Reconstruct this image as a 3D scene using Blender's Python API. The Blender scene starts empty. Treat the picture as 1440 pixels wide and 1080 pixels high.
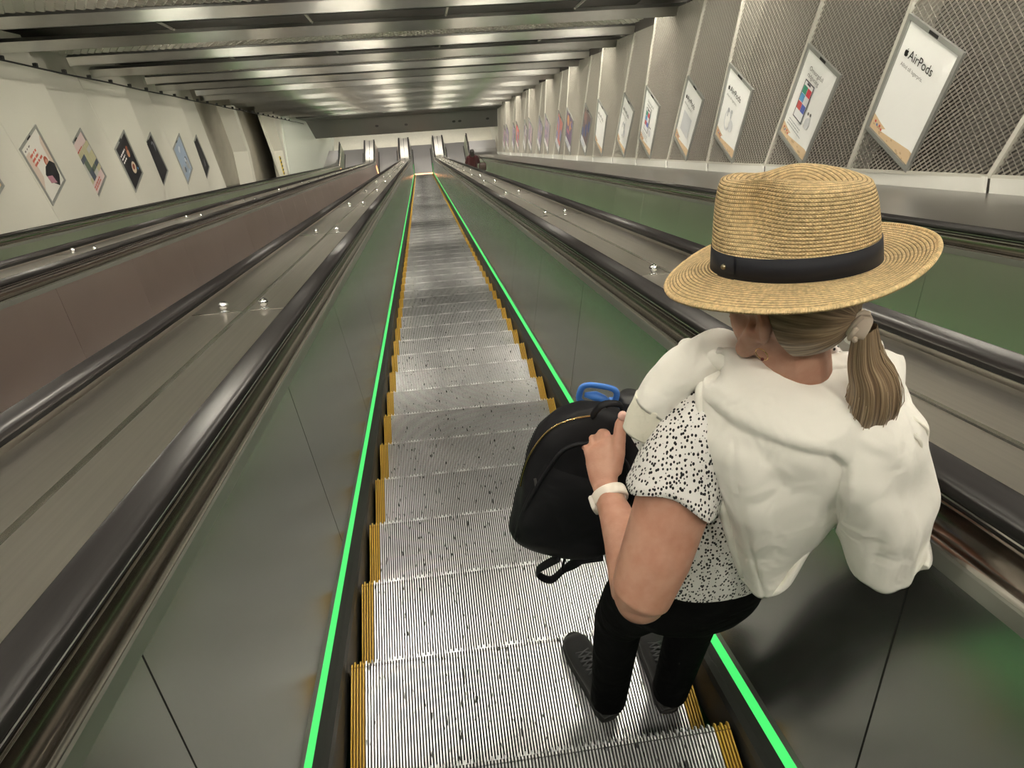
import bpy, bmesh, math, random
from mathutils import Vector, Matrix, Euler
random.seed(7)
C30 = math.cos(math.radians(30)); S30 = math.sin(math.radians(30)); A30 = math.radians(30)
sc = bpy.context.scene
COL = sc.collection
PITCH = 0.4619            # step pitch along the incline
EP = 2.15                 # escalator to escalator
CX = 0.152                # our escalator's centre line
S_END = 47.6              # where the incline meets the lower landing
BAY = 2.135

def S(x, s, n):           # incline coordinates -> world
    return Vector((x, s * C30 + n * S30, -s * S30 + n * C30))

# ------------------------------------------------------------------ objects
def link(o, parent=None):
    COL.objects.link(o)
    if parent is not None: o.parent = parent
    return o

class MB:
    def __init__(self): self.v = []; self.f = []; self.m = []
    def add(self, vs, fs, mi=0):
        b = len(self.v); self.v += [tuple(p) for p in vs]
        self.f += [tuple(b + i for i in f) for f in fs]; self.m += [mi] * len(fs)
    def quad(self, a, b, c, d, mi=0): self.add([a, b, c, d], [(0, 1, 2, 3)], mi)
    def box(self, x0, x1, y0, y1, z0, z1, mi=0):
        self.add([(x0,y0,z0),(x1,y0,z0),(x1,y1,z0),(x0,y1,z0),(x0,y0,z1),(x1,y0,z1),(x1,y1,z1),(x0,y1,z1)],
                 [(0,3,2,1),(4,5,6,7),(0,1,5,4),(1,2,6,5),(2,3,7,6),(3,0,4,7)], mi)
    def prism(self, poly, h0, h1, f, mi=0):
        # poly: 2d list; f(u,v,h)->3d
        n = len(poly)
        vs = [f(u, v, h0) for u, v in poly] + [f(u, v, h1) for u, v in poly]
        fs = [tuple(range(n))[::-1], tuple(range(n, 2 * n))] + [(i, (i+1) % n, n + (i+1) % n, n + i) for i in range(n)]
        self.add(vs, fs, mi)
    def bar(self, p, q, w, t, up, mi=0):
        # box from p to q, width w sideways, thickness t along up
        p = Vector(p); q = Vector(q); d = (q - p).normalized(); up = Vector(up)
        sd = d.cross(up).normalized() * (w / 2); u = sd.cross(d).normalized() * (t / 2)
        vs = [p-sd-u, p+sd-u, p+sd+u, p-sd+u, q-sd-u, q+sd-u, q+sd+u, q-sd+u]
        self.add(vs, [(0,3,2,1),(4,5,6,7),(0,1,5,4),(1,2,6,5),(2,3,7,6),(3,0,4,7)], mi)
    def tube(self, pts, r, seg=10, cap=True, mi=0, sc2=None):
        pts = [Vector(p) for p in pts]; rr = r if isinstance(r, (list, tuple)) else [r] * len(pts)
        rings = []; prev = None
        for i, p in enumerate(pts):
            a = pts[max(0, i-1)]; b = pts[min(len(pts)-1, i+1)]
            t = (b - a).normalized()
            if prev is None:
                u = t.cross(Vector((0, 0, 1)));
                if u.length < .05: u = t.cross(Vector((1, 0, 0)))
            else: u = prev - t * prev.dot(t)
            u.normalize(); prev = u; w = t.cross(u)
            k = 1 if sc2 is None else sc2
            rings.append([p + (u * math.cos(2*math.pi*j/seg) + w * k * math.sin(2*math.pi*j/seg)) * rr[i] for j in range(seg)])
        self.loft(rings, cap, mi)
    def loft(self, rings, cap=True, mi=0, closed=True):
        n = len(rings[0]); vs = [p for r in rings for p in r]; fs = []
        for i in range(len(rings) - 1):
            for j in range(n if closed else n - 1):
                k = (j + 1) % n
                fs.append((i*n + j, i*n + k, (i+1)*n + k, (i+1)*n + j))
        if cap and closed: fs += [tuple(range(n))[::-1], tuple((len(rings)-1)*n + j for j in range(n))]
        self.add(vs, fs, mi)
    def lathe(self, prof, seg=24, mi=0, c=(0,0,0), cap=True):
        self.loft([[(c[0] + r*math.cos(2*math.pi*j/seg), c[1] + r*math.sin(2*math.pi*j/seg), c[2] + z) for j in range(seg)] for r, z in prof], cap, mi)
    def mesh(self, name, mats, smooth=False):
        me = bpy.data.meshes.new(name); me.from_pydata(self.v, [], self.f)
        if not isinstance(mats, (list, tuple)): mats = [mats]
        for m in mats: me.materials.append(m)
        me.polygons.foreach_set('material_index', self.m)
        me.update()
        bm = bmesh.new(); bm.from_mesh(me); bmesh.ops.recalc_face_normals(bm, faces=bm.faces); bm.to_mesh(me); bm.free()
        if smooth: me.polygons.foreach_set('use_smooth', [True] * len(me.polygons))
        return me
    def build(self, name, mats, parent=None, smooth=False):
        return link(bpy.data.objects.new(name, self.mesh(name, mats, smooth)), parent)

def tag(o, label, cat, group=None, kind=None):
    if label: o['label'] = label
    if cat: o['category'] = cat
    if group: o['group'] = group
    if kind: o['kind'] = kind
    return o
def empty(name, loc=(0,0,0), rx=0.0):
    o = bpy.data.objects.new(name, None); o.empty_display_size = .1
    COL.objects.link(o); o.location = loc; o.rotation_euler = (rx, 0, 0); return o
def slope_root(name, x=0, s=0, n=0): return empty(name, S(x, s, n), -A30)
def dup(o, parent=None, loc=None):
    c = o.copy(); COL.objects.link(c)
    if parent is not None: c.parent = parent
    if loc is not None: c.location = loc
    return c
def dup_tree(o, parent=None):
    c = dup(o, parent)
    for ch in [k for k in bpy.data.objects if k.parent == o]: dup_tree(ch, c)
    return c
ORD = ['first','second','third','fourth','fifth','sixth','seventh','eighth','ninth','tenth','eleventh','twelfth','thirteenth','fourteenth','fifteenth','sixteenth','seventeenth','eighteenth','nineteenth','twentieth','twenty-first','twenty-second','twenty-third','twenty-fourth','twenty-fifth','twenty-sixth','twenty-seventh','twenty-eighth']

# ---------------------------------------------------------------- materials
def mat(name, col, rough=.5, metal=0.0, spec=.5, emit=None, es=0.0, sheen=0.0, coat=0.0):
    m = bpy.data.materials.new(name); m.use_nodes = True; b = m.node_tree.nodes['Principled BSDF']
    b.inputs['Base Color'].default_value = (*col, 1); b.inputs['Roughness'].default_value = rough
    b.inputs['Metallic'].default_value = metal; b.inputs['Specular IOR Level'].default_value = spec
    if emit: b.inputs['Emission Color'].default_value = (*emit, 1); b.inputs['Emission Strength'].default_value = es
    if sheen: b.inputs['Sheen Weight'].default_value = sheen
    if coat: b.inputs['Coat Weight'].default_value = coat; b.inputs['Coat Roughness'].default_value = .1
    return m
def nd(m, t, **kw):
    n = m.node_tree.nodes.new(t)
    for k, v in kw.items(): setattr(n, k, v)
    return n
def lk(m, a, b): m.node_tree.links.new(a, b)
def noise_mod(m, scale=(1,1,1), nscale=5, amt=.15, rough_amt=0.0, bump=0.0, bscale=None, coord='Object', detail=4, dist=.02):
    """multiply the base colour by noise, vary roughness, add fine bump"""
    b = m.node_tree.nodes['Principled BSDF']; tc = nd(m, 'ShaderNodeTexCoord'); mp = nd(m, 'ShaderNodeMapping')
    mp.inputs['Scale'].default_value = scale; lk(m, tc.outputs[coord], mp.inputs['Vector'])
    no = nd(m, 'ShaderNodeTexNoise'); no.inputs['Scale'].default_value = nscale; no.inputs['Detail'].default_value = detail
    lk(m, mp.outputs['Vector'], no.inputs['Vector'])
    if amt:
        mr = nd(m, 'ShaderNodeMapRange'); mr.inputs['From Min'].default_value = .25; mr.inputs['From Max'].default_value = .75
        mr.inputs['To Min'].default_value = 1 - amt; mr.inputs['To Max'].default_value = 1 + amt
        lk(m, no.outputs['Fac'], mr.inputs['Value'])
        mx = nd(m, 'ShaderNodeVectorMath', operation='SCALE'); mx.inputs[0].default_value = b.inputs['Base Color'].default_value[:3]
        lk(m, mr.outputs['Result'], mx.inputs['Scale']); lk(m, mx.outputs[0], b.inputs['Base Color'])
    if rough_amt:
        r0 = b.inputs['Roughness'].default_value
        mr = nd(m, 'ShaderNodeMapRange'); mr.inputs['From Min'].default_value = .3; mr.inputs['From Max'].default_value = .7
        mr.inputs['To Min'].default_value = max(.03, r0 - rough_amt); mr.inputs['To Max'].default_value = r0 + rough_amt
        lk(m, no.outputs['Fac'], mr.inputs['Value']); lk(m, mr.outputs['Result'], b.inputs['Roughness'])
    if bump:
        n2 = nd(m, 'ShaderNodeTexNoise'); n2.inputs['Scale'].default_value = bscale or nscale; n2.inputs['Detail'].default_value = 3
        lk(m, mp.outputs['Vector'], n2.inputs['Vector'])
        bp = nd(m, 'ShaderNodeBump'); bp.inputs['Strength'].default_value = bump; bp.inputs['Distance'].default_value = dist
        lk(m, n2.outputs['Fac'], bp.inputs['Height']); lk(m, bp.outputs['Normal'], b.inputs['Normal'])
    return m

M = {}
M['panel'] = noise_mod(mat('satin_steel_panel', (.46,.465,.44), .22, .92), (.6,.6,.6), 2.0, .05)
M['panel_mauve'] = noise_mod(mat('satin_steel_panel_mauve', (.52,.445,.42), .30, .9), (.6,.6,.6), 2.0, .05)
M['panel_led_tint'] = noise_mod(mat('satin_steel_panel_led_tint', (.42,.46,.37), .42, .9), (.6,.6,.6), 2.0, .05)  # same steel, green glow of the LED strips tinted into its base colour
M['deck'] = noise_mod(mat('brushed_steel_deck', (.84,.80,.745), .33, 1.0), (30,.3,30), 3.0, .05)
M['trim'] = mat('polished_steel_trim', (.62,.60,.56), .22, 1.0)
M['trimflat'] = mat('painted_grey_trim', (.33,.34,.31), .35, .8)
M['channel'] = mat('bronze_steel_channel', (.30,.265,.235), .22, 1.0)
M['rubber'] = noise_mod(mat('black_handrail_rubber', (.020,.018,.018), .33, 0.0, .42), (40,.7,40), 3, .2)
M['gap'] = mat('black_gap', (.012,.012,.012), .6)
M['brush'] = mat('dark_skirt_deflector', (.022,.022,.021), .5)
M['green'] = mat('green_led', (.02,.3,.06), .4, emit=(.085,1.0,.20), es=.60)
M['green_dim'] = mat('green_led_side', (.02,.3,.06), .4, emit=(.035,1.0,.12), es=1.5)
M['step'] = mat('cast_aluminium_step', (.52,.525,.53), .38, .85)
M['stepbase'] = mat('dark_step_groove', (.035,.035,.036), .7, .2)
M['yellow'] = mat('yellow_step_edge', (.55,.33,.035), .5)
M['yellowbase'] = mat('dark_yellow_groove', (.10,.06,.008), .7)
M['glow'] = mat('orange_comb_light', (.8,.3,.1), .5, emit=(1,.42,.16), es=3.5)
M['alu'] = noise_mod(mat('aluminium_beam', (.60,.60,.57), .24, .95), (1.2,1.2,3), 2.2, .08)
_b = M['alu'].node_tree.nodes['Principled BSDF']; _b.inputs['Anisotropic'].default_value = .96; _b.inputs['Roughness'].default_value = .31; _b.inputs['Anisotropic Rotation'].default_value = .25
_t = nd(M['alu'], 'ShaderNodeTangent', direction_type='UV_MAP'); _t.uv_map = 'UVMap'; lk(M['alu'], _t.outputs[0], _b.inputs['Tangent'])
M['tubelight'] = mat('fluorescent_tube', (1,1,1), .4, emit=(1.0,.93,.78), es=190.0)
M['tubelight_dim'] = mat('dimmed_fluorescent_tube', (1,1,1), .4, emit=(1.0,.93,.78), es=34.0)  # strength lowered on alternate beams to bring out the ceiling banding
M['white_metal'] = mat('white_enamel', (.72,.72,.68), .4)
M['mesh'] = mat('expanded_metal', (.50,.48,.435), .42, .55)
M['backing'] = mat('dark_void_backing', (.045,.042,.038), .8)
M['backing_r'] = mat('grey_wall_behind_mesh', (.10,.093,.085), .8)
M['post'] = mat('light_grey_post', (.62,.61,.55), .45, .2)
M['wallpaint'] = noise_mod(mat('cream_enamelled_panel', (.64,.63,.56), .34, .0, .5), (.5,.5,.5), 1.2, .04, .03)
M['ledge'] = noise_mod(mat('grey_steel_ledge', (.30,.29,.28), .3, .9), (.6,.5,.6), 2.0, .05)
M['frame'] = mat('poster_frame_grey', (.36,.37,.35), .4, .5)
M['paper'] = mat('white_poster_paper', (.86,.87,.86), .35)
M['ink'] = mat('black_ink', (.01,.01,.01), .5)
M['floor'] = noise_mod(mat('pale_stone_floor', (.72,.69,.60), .35), (1,1,1), 8, .05)
M['plate'] = mat('steel_landing_plate', (.40,.385,.385), .4, .7)
M['ball'] = mat('polished_knob', (.95,.95,.95), .08, 1.0)
def ink(name, col, r=.45): 
    if name not in M: M[name] = mat(name, col, r)
    return M[name]

# step wear: dark chips and pale scratches along the ribs
def step_wear(m, base):
    b = m.node_tree.nodes['Principled BSDF']; oi = nd(m, 'ShaderNodeObjectInfo'); tc = nd(m, 'ShaderNodeTexCoord')
    ad = nd(m, 'ShaderNodeVectorMath', operation='MULTIPLY_ADD'); ad.inputs[1].default_value = (1,1,1)
    cb = nd(m, 'ShaderNodeCombineXYZ'); sc_ = nd(m, 'ShaderNodeMath', operation='MULTIPLY'); sc_.inputs[1].default_value = 37.0
    lk(m, oi.outputs['Random'], sc_.inputs[0]); lk(m, sc_.outputs[0], cb.inputs['X']); lk(m, sc_.outputs[0], cb.inputs['Z'])
    lk(m, tc.outputs['Object'], ad.inputs[0]); lk(m, cb.outputs[0], ad.inputs[2])
    mp = nd(m, 'ShaderNodeMapping'); mp.inputs['Scale'].default_value = (1, .22, .22); lk(m, ad.outputs[0], mp.inputs['Vector'])
    no = nd(m, 'ShaderNodeTexNoise'); no.inputs['Scale'].default_value = 130; no.inputs['Detail'].default_value = 1
    lk(m, mp.outputs[0], no.inputs['Vector'])
    r1 = nd(m, 'ShaderNodeValToRGB'); r1.color_ramp.elements[0].position = .275; r1.color_ramp.elements[0].color = (.12,.12,.12,1)
    r1.color_ramp.elements[1].position = .335; r1.color_ramp.elements[1].color = (1,1,1,1); lk(m, no.outputs['Fac'], r1.inputs[0])
    big = nd(m, 'ShaderNodeTexNoise'); big.inputs['Scale'].default_value = 3.0; lk(m, ad.outputs[0], big.inputs['Vector'])
    r2 = nd(m, 'ShaderNodeMapRange'); r2.inputs['From Min'].default_value = .3; r2.inputs['From Max'].default_value = .7
    r2.inputs['To Min'].default_value = .8; r2.inputs['To Max'].default_value = 1.15; lk(m, big.outputs['Fac'], r2.inputs['Value'])
    v = nd(m, 'ShaderNodeVectorMath', operation='SCALE'); lk(m, r1.outputs[0], v.inputs[0]); lk(m, r2.outputs[0], v.inputs['Scale'])
    v2 = nd(m, 'ShaderNodeVectorMath', operation='MULTIPLY'); v2.inputs[1].default_value = base; lk(m, v.outputs[0], v2.inputs[0])
    lk(m, v2.outputs[0], b.inputs['Base Color'])
step_wear(M['step'], (.66,.665,.675))

# ------------------------------------------------------------------- camera
cam_d = bpy.data.cameras.new('camera'); cam = bpy.data.objects.new('camera', cam_d); COL.objects.link(cam)
cam_d.sensor_fit = 'HORIZONTAL'; cam_d.sensor_width = 36.0; cam_d.lens = 1030.0 / 1440.0 * 36.0; cam_d.clip_start = .02; cam_d.clip_end = 300
R = Matrix(((0.9905362400287071, 0.10035229392951467, -0.093634258115691),
            (-0.13722552989885461, 0.7373551103669378, -0.66142013513329),
            (0.002666670915226453, 0.6680096244208203, 0.7441478552998622)))
cam.matrix_world = Matrix.Translation(S(0, 0, 1.553)) @ R.to_4x4()
sc.camera = cam

# --------------------------------------------------------------- escalators
L_FLAT = 2.1
def path(s0, flat=L_FLAT):
    """frames (s, n, angle) in the incline plane: straight run, bend, level run"""
    fr = [(s0, 0.0, 0.0)]; R_ = 3.0; t = R_ * math.tan(A30 / 2)
    sb = S_END - t
    for k in range(0, 7):
        a_ = A30 * k / 6; fr.append((sb + R_ * math.sin(a_), R_ * (1 - math.cos(a_)), a_))
    ls, ln, _ = fr[-1]; fr.append((ls + flat * math.cos(A30), ln + flat * math.sin(A30), A30))
    return fr
def sweep(mb, prof, fr, side=1, cx=0.0, mi=0, closed=False):
    rings = []
    for s, n, a_ in fr:
        rings.append([(cx + side * w, s - h * math.sin(a_), n + h * math.cos(a_)) for w, h in prof])
    mb.loft(rings, closed, mi, closed)
FR = path(-2.6)
# cross sections (distance from the escalator's centre line, height over the nose line)
P_SKIRT = [(.548,-.16),(.548,.0),(.553,.022),(.570,.032),(.589,.047)]
P_LED = [(.589,.047),(.600,.080),(.604,.078),(.594,.044)]
P_LTRIM = [(.600,.080),(.607,.094),(.612,.094)]
P_PANEL = [(.608,.094),(.716,.770),(.724,.769),(.616,.09)]
P_BACK = [(.615,.05),(.722,.78)]
P_TRIM = [(.708,.762),(.716,.790),(.7195,.795)]
P_BEAD = [(.7195,.795),(.724,.806),(.730,.806),(.733,.800)]
P_CHAN = [(.733,.800),(.742,.802),(.752,.810),(.757,.828),(.755,.846),(.747,.860),(.739,.868),(.739,.872),(.745,.873)]
P_GUIDE = [(.745,.872),(.745,.886),(.748,.888),(.748,.898),(.800,.898),(.800,.888),(.806,.888),(.806,.850)]
P_LINE = [(.7435,.879),(.7435,.883),(.747,.883)]
P_OUT = [(.806,.842),(.806,.866),(.809,.866),(.809,.846),(.8105,.846)]
def hr_profile():
    pts = []
    for k in range(0, 17):
        a_ = math.pi * (1.02 - 1.04 * k / 16)
        pts.append((.782 + .0455 * math.copysign(abs(math.cos(a_)) ** .7, math.cos(a_)), .903 + .018 * math.copysign(abs(math.sin(a_)) ** .6, math.sin(a_))))
    pts = pts + [(.8275,.892),(.818,.890),(.812,.897),(.752,.897),(.746,.890),(.7365,.892)]
    return pts
P_HR = hr_profile()
PANEL_S = [1.13 + 1.5 * k for k in range(-2, 31)]

def step_mesh():
    mb = MB(); W = .535; Y0 = -.425
    n = 118; p = 2 * W / n; yb = 5     # yb ribs on each edge are yellow, built apart
    def ribs(mb, i0, i1, mi, mib):
        x0 = -W + i0 * p; x1 = -W + i1 * p
        mb.quad((x0, Y0, -.011), (x1, Y0, -.011), (x1, -.002, -.011), (x0, -.002, -.011), mib)
        # riser plate, bowed, below the nose
        prev = (-.002, -.011)
        for q in [(-.004,-.05),(.006,-.12),(.022,-.19),(.03,-.245)]:
            mb.quad((x0, prev[0], prev[1]), (x1, prev[0], prev[1]), (x1, q[0], q[1]), (x0, q[0], q[1]), mib); prev = q
        for i in range(i0, i1):
            a = -W + i * p + p * .27; b = a + p * .46; e = .004 if i % 2 else -.004; zt = 0.0
            gap = -.016
            # main rib, small gap line, nose tooth with a sloped end
            mb.add([(a,Y0,-.011),(b,Y0,-.011),(b,Y0,zt),(a,Y0,zt),(a,gap,-.011),(b,gap,-.011),(b,gap,zt),(a,gap,zt)],
                   [(2,6,7,3),(1,5,6,2),(0,3,7,4),(4,7,6,5)], mi)
            g2 = gap + .0028
            mb.add([(a,g2,-.011),(b,g2,-.011),(b,g2,zt),(a,g2,zt),(a,e-.002,zt+.001),(b,e-.002,zt+.001),(a,e+.004,-.007),(b,e+.004,-.007),(a,e-.001,-.03),(b,e-.001,-.03)],
                   [(0,1,2,3),(3,2,5,4),(4,5,7,6),(6,7,9,8),(1,9,7,5,2),(0,3,4,6,8)], mi)
    ribs(mb, yb, n - yb, 0, 1)
    me = mb.mesh('step', [M['step'], M['stepbase']])
    ys = []
    for i0, i1 in ((0, yb), (n - yb, n)):
        m2 = MB(); ribs(m2, i0, i1, 0, 1)
        ys.append(m2.mesh('yellow_edge', [M['yellow'], M['yellowbase']]))
    return me, ys
STEP_ME, YEL_ME = step_mesh()
S_NOSE1 = 2.007
def put_steps(root, k0, k1):
    for k in range(k0, k1):
        s = S_NOSE1 + PITCH * (k - 1)
        o = bpy.data.objects.new('step', STEP_ME); link(o, root); o.location = (0, s, 0); o.rotation_euler = (A30, 0, 0)
        for me in YEL_ME:
            y = bpy.data.objects.new('yellow_edge', me); link(y, o)
def step_band(root, s0, s1, name='steps'):
    mb = MB(); s = s0
    while s < s1:
        for x0, x1, mi in ((-.535,-.49,1),(-.49,.49,0),(.49,.535,1)):
            f = lambda y, z: (s + y*C30 - z*S30, y*S30 + z*C30)
            a = f(-.4,0); b = f(0,0); c = f(.01,-.24)
            mb.quad((x0,)+a, (x1,)+a, (x1,)+b, (x0,)+b, mi); mb.quad((x0,)+b, (x1,)+b, (x1,)+c, (x0,)+c, mi)
        s += PITCH
    o = mb.build(name, [M['step'], M['yellow']], root); o['kind'] = 'stuff'; return o
def level(root, name, x0, x1, h, d0, d1, m):
    """flat level plate on the landing: height h over the comb line, from d0 to d1 m beyond the bend"""
    mb = MB()
    f = lambda d, z: (S_END + d*C30 - z*S30, d*S30 + z*C30)
    a = f(d0, h-.02); b = f(d1, h-.02); c = f(d1, h); e = f(d0, h)
    mb.add([(x0,)+a,(x1,)+a,(x1,)+b,(x0,)+b,(x0,)+e,(x1,)+e,(x1,)+c,(x0,)+c],
           [(0,3,2,1),(4,5,6,7),(0,1,5,4),(1,2,6,5),(2,3,7,6),(3,0,4,7)])
    return mb.build(name, m, root)

def escalator(idx, label, pm, led, own=False):
    cx = CX + EP * idx
    root = slope_root('escalator', cx, 0, 0)
    tag(root, label, 'escalator', 'parallel escalators in the sloping hall')
    for side in (-1, 1):
        mb = MB(); sweep(mb, P_SKIRT, FR, side); mb.build('skirt', M['brush'], root)
        if led:
            mb = MB(); sweep(mb, P_LED, path(-2.6, .3), side, closed=True); o = mb.build('light_strip', led, root); o['label'] = 'glowing green strip light'
        mb = MB(); sweep(mb, P_LTRIM, FR, side); mb.build('lower_trim', M['trimflat'], root)
        mb = MB(); sweep(mb, P_BACK, FR, side); mb.build('panel_backing', M['gap'], root)
        mb = MB(); sweep(mb, P_TRIM, FR, side); mb.build('upper_trim', M['trimflat'], root)
        mb = MB(); sweep(mb, P_BEAD, FR, side); mb.build('bead', M['trim'], root, True)
        mb = MB(); sweep(mb, P_CHAN, FR, side); mb.build('rail_channel', M['channel'], root, True)
        mb = MB(); sweep(mb, P_GUIDE, FR, side); mb.build('rail_guide', M['gap'], root)
        mb = MB(); sweep(mb, P_LINE, FR, side); mb.build('rail_line', M['trim'], root)
        mb = MB(); sweep(mb, P_OUT, FR, side); mb.build('outer_rail_trim', M['deck'], root)
        # handrail, rounded newel at the far end
        mb = MB(); sweep(mb, P_HR, FR, side, closed=True); mb.build('handrail', M['rubber'], root, True)
        key = pm.name + str(side)
        if key not in PANELS:
            mb = MB()
            f = lambda u, v, h: (side * u, h, v)
            mb.prism(P_PANEL, .003, 1.497, f); PANELS[key] = mb.mesh('balustrade_panel', pm)
        for s in PANEL_S[:-1]:
            if s + 1.5 > S_END - 1.0: break
            o = bpy.data.objects.new('balustrade_panel', PANELS[key]); link(o, root); o.location = (0, s, 0)
        mb = MB(); sweep(mb, P_PANEL, path(s + .003), side, closed=True); mb.build('balustrade_panel', pm, root)
    if own:
        put_steps(root, -1, 98); step_band(root, S_NOSE1 + PITCH * 97, S_END - .2)
    else:
        step_band(root, -1.0, S_END - .2)
    level(root, 'comb_plate', -.60, .60, .0, -.25, L_FLAT, M['plate'])
    return root
PANELS = {}
E3 = escalator(0, 'escalator with green-lit skirts that the woman in the straw hat stands on', M['panel'], M['green'], True)
E2 = escalator(-1, 'mauve-sided escalator directly left of the one the woman rides', M['panel_mauve'], None)
E1 = escalator(-2, 'escalator with dark green-lit side panels, nearest the cream poster wall', M['panel_led_tint'], M['green_dim'])
E4 = escalator(1, 'escalator with green glowing far side panels, nearest the mesh wall', M['panel_led_tint'], M['green_dim'])
for e, w in ((E3, 1.0), (E1, .0), (E2, .0)):
    if w:
        mb = MB(); f = lambda d, z: (S_END + d*C30 - z*S30, d*S30 + z*C30)
        a = f(-.05, .02); b = f(.05, .02)
        mb.quad((-.55,)+a, (.55,)+a, (.55,)+b, (-.55,)+b); 
        for sd in (-1, 1):
            q0 = f(-.05, .02); q1 = f(-.05, .30); q2 = f(.06, .30); q3 = f(.06, .02)
            mb.quad((sd*.595,)+q0, (sd*.595,)+q3, (sd*.64,)+q2, (sd*.64,)+q1)
        o = mb.build('comb_light', M['glow'], e); o['label'] = 'orange glowing comb light'
    else:
        mb = MB(); f = lambda d, z: (S_END + d*C30 - z*S30, d*S30 + z*C30)
        q0 = f(-.2, .25); q1 = f(-.2, .85); q2 = f(0, .85); q3 = f(0, .25)
        mb.quad((-.60,)+q0, (-.60,)+q3, (-.66,)+q2, (-.66,)+q1)
        o = mb.build('comb_light', M['glow'], e); o['label'] = 'orange glowing side light'

# ---------------------------------------------------- decks between escalators
DECK = [(-.262,.800),(-.263,.846),(-.255,.852),(-.012,.854),(-.008,.858),(.008,.858),(.012,.854),(.255,.852),(.262,.846),(.262,.800)]
def deck(cx, label):
    root = slope_root('escalator_deck', cx, 0, 0); tag(root, label, 'metal deck', 'steel decks between escalators')
    mb = MB(); sweep(mb, [p for p in DECK if p[0] < -.011] , FR); sweep(mb, [p for p in DECK if p[0] > .011], FR)
    mb.build('deck_plate', M['deck'], root)
    mb = MB(); sweep(mb, DECK[3:7], FR); mb.build('cover_strip', M['trim'], root)
    for k in range(0, 13):
        mb = MB(); s = 3.65 + 3.4 * k; mb.box(-.25, .25, s - .006, s + .006, .853, .8555); mb.build('joint_strip', M['trim'], root)
    return root
deck(CX - EP/2, 'brushed steel deck just left of the woman\'s escalator')
deck(CX + EP/2, 'brushed steel deck just right of the woman\'s escalator')
deck(CX - 1.5*EP, 'brushed steel deck between the two escalators at the left')
knob = None
DN = {CX - EP/2: 'left deck', CX + EP/2: 'right deck', CX - 1.5*EP: 'far left deck'}
for cx in DN:
    for k in range(0, 13):
        for dx in (-.095, .095):
            s = 3.65 + 3.4 * k
            if knob is None:
                mb = MB(); prof = [(.0,.0),(.022,.0),(.022,.004),(.012,.006),(.011,.012)]
                for j in range(1, 10):
                    a_ = -math.pi/2 * .62 + (math.pi/2 * 1.62) * j / 9; prof.append((max(.0005, .024 * math.cos(a_)), .032 + .024 * math.sin(a_)))
                mb.lathe(prof, 20); kme = mb.mesh('deck_knob', M['ball'], True); knob = True
            o = bpy.data.objects.new('deck_knob', kme); link(o); o.location = S(cx + dx, s, .8565); o.rotation_euler = (-A30, 0, 0)
            tag(o, 'silver ball stud, %s down the %s row on the %s' % (ORD[k], 'left' if dx < 0 else 'right', DN[cx]), 'knob', 'silver ball studs on the decks')

# --------------------------------------------------------------- lower landing
def slab(name, x0, x1, y0, y1, z0, z1, m, kind='structure'):
    mb = MB(); mb.box(x0, x1, y0, y1, z0, z1); o = mb.build(name, m); o['kind'] = kind; return o
PE = S(0, S_END, 0); YE, ZE = PE.y, PE.z
slab('floor', -9, 8, YE + L_FLAT + 1.35, YE + 22, ZE - .2, ZE, M['floor'])
slab('floor', -9, 8, YE - .3, YE + L_FLAT, ZE - .3, ZE - .08, M['plate'])
slab('floor', -6.9, 4.8, YE + L_FLAT, YE + L_FLAT + 1.35, ZE - .3, ZE, M['plate'])
slab('wall_end', -9, 8, YE + 22, YE + 22.2, ZE - .2, ZE + 4, M['wallpaint'])
slab('wall_landing_left', -7.1, -6.95, YE - 2.5, YE + 6, ZE - .2, ZE + 5, M['wallpaint'])
slab('wall_landing_right', 4.86, 5.0, YE - 1.5, YE + 6, ZE - .2, ZE + 5, M['post'])
slab('ceiling', -9, 8, YE + .48, YE + 22, ZE + 2.70, ZE + 2.85, M['wallpaint'])
# service tunnel floor under the escalators
mb = MB(); mb.box(-9, 7.5, -6, S_END + .5, -.75, -.6); o = mb.build('floor', M['backing']); o.rotation_euler = (-A30,0,0); o['kind'] = 'structure'

# ---------------------------------------------------------------- ceiling
BX0, BX1 = -6.55, 4.68
mb = MB(); mb.box(-9.5, 7, -6, S_END + 7, 4.25, 4.35); o = mb.build('ceiling', M['backing']); o.rotation_euler = (-A30,0,0); o['kind'] = 'structure'
# sloping soffit beyond the last beam, down to the hall ceiling
def beam_mesh(x0, x1):
    mb = MB()   # local: origin on the incline at n = 0, world-vertical face towards the top of the stair
    v = lambda h, d, n0=3.5: (d*C30 - h*S30, n0 + d*S30 + h*C30)   # d along world Y, h along world Z
    for (d0, d1, h0, h1) in ((0, .012, 0, .175), (.012, .16, .163, .175), (0, .03, 0, .010)):
        P = [v(h0,d0), v(h0,d1), v(h1,d1), v(h1,d0)]
        mb.add([(x0,)+P[0],(x1,)+P[0],(x1,)+P[1],(x0,)+P[1],(x0,)+P[3],(x1,)+P[3],(x1,)+P[2],(x0,)+P[2]],
               [(0,3,2,1),(4,5,6,7),(0,1,5,4),(1,2,6,5),(2,3,7,6),(3,0,4,7)])
    me = mb.mesh('ceiling_beam', M['alu']); ul = me.uv_layers.new(name='UVMap')
    for lp in me.loops: c_ = me.vertices[lp.vertex_index].co; ul.data[lp.index].uv = (c_.x * .1, c_.z * .1)
    return me
BME = beam_mesh(BX0, BX1); BME2 = beam_mesh(BX0 - .45, BX1 + .45)
def seam_mesh():
    mb = MB(); 
    for x in (-3.9,-1.6,.7,3.0):
        mb.bar((x, .0, 3.72), (x, BAY - .1, 3.72), .03, .03, (0,0,1))
    return mb.mesh('hanger', M['post'])
SEAM = seam_mesh()
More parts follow.
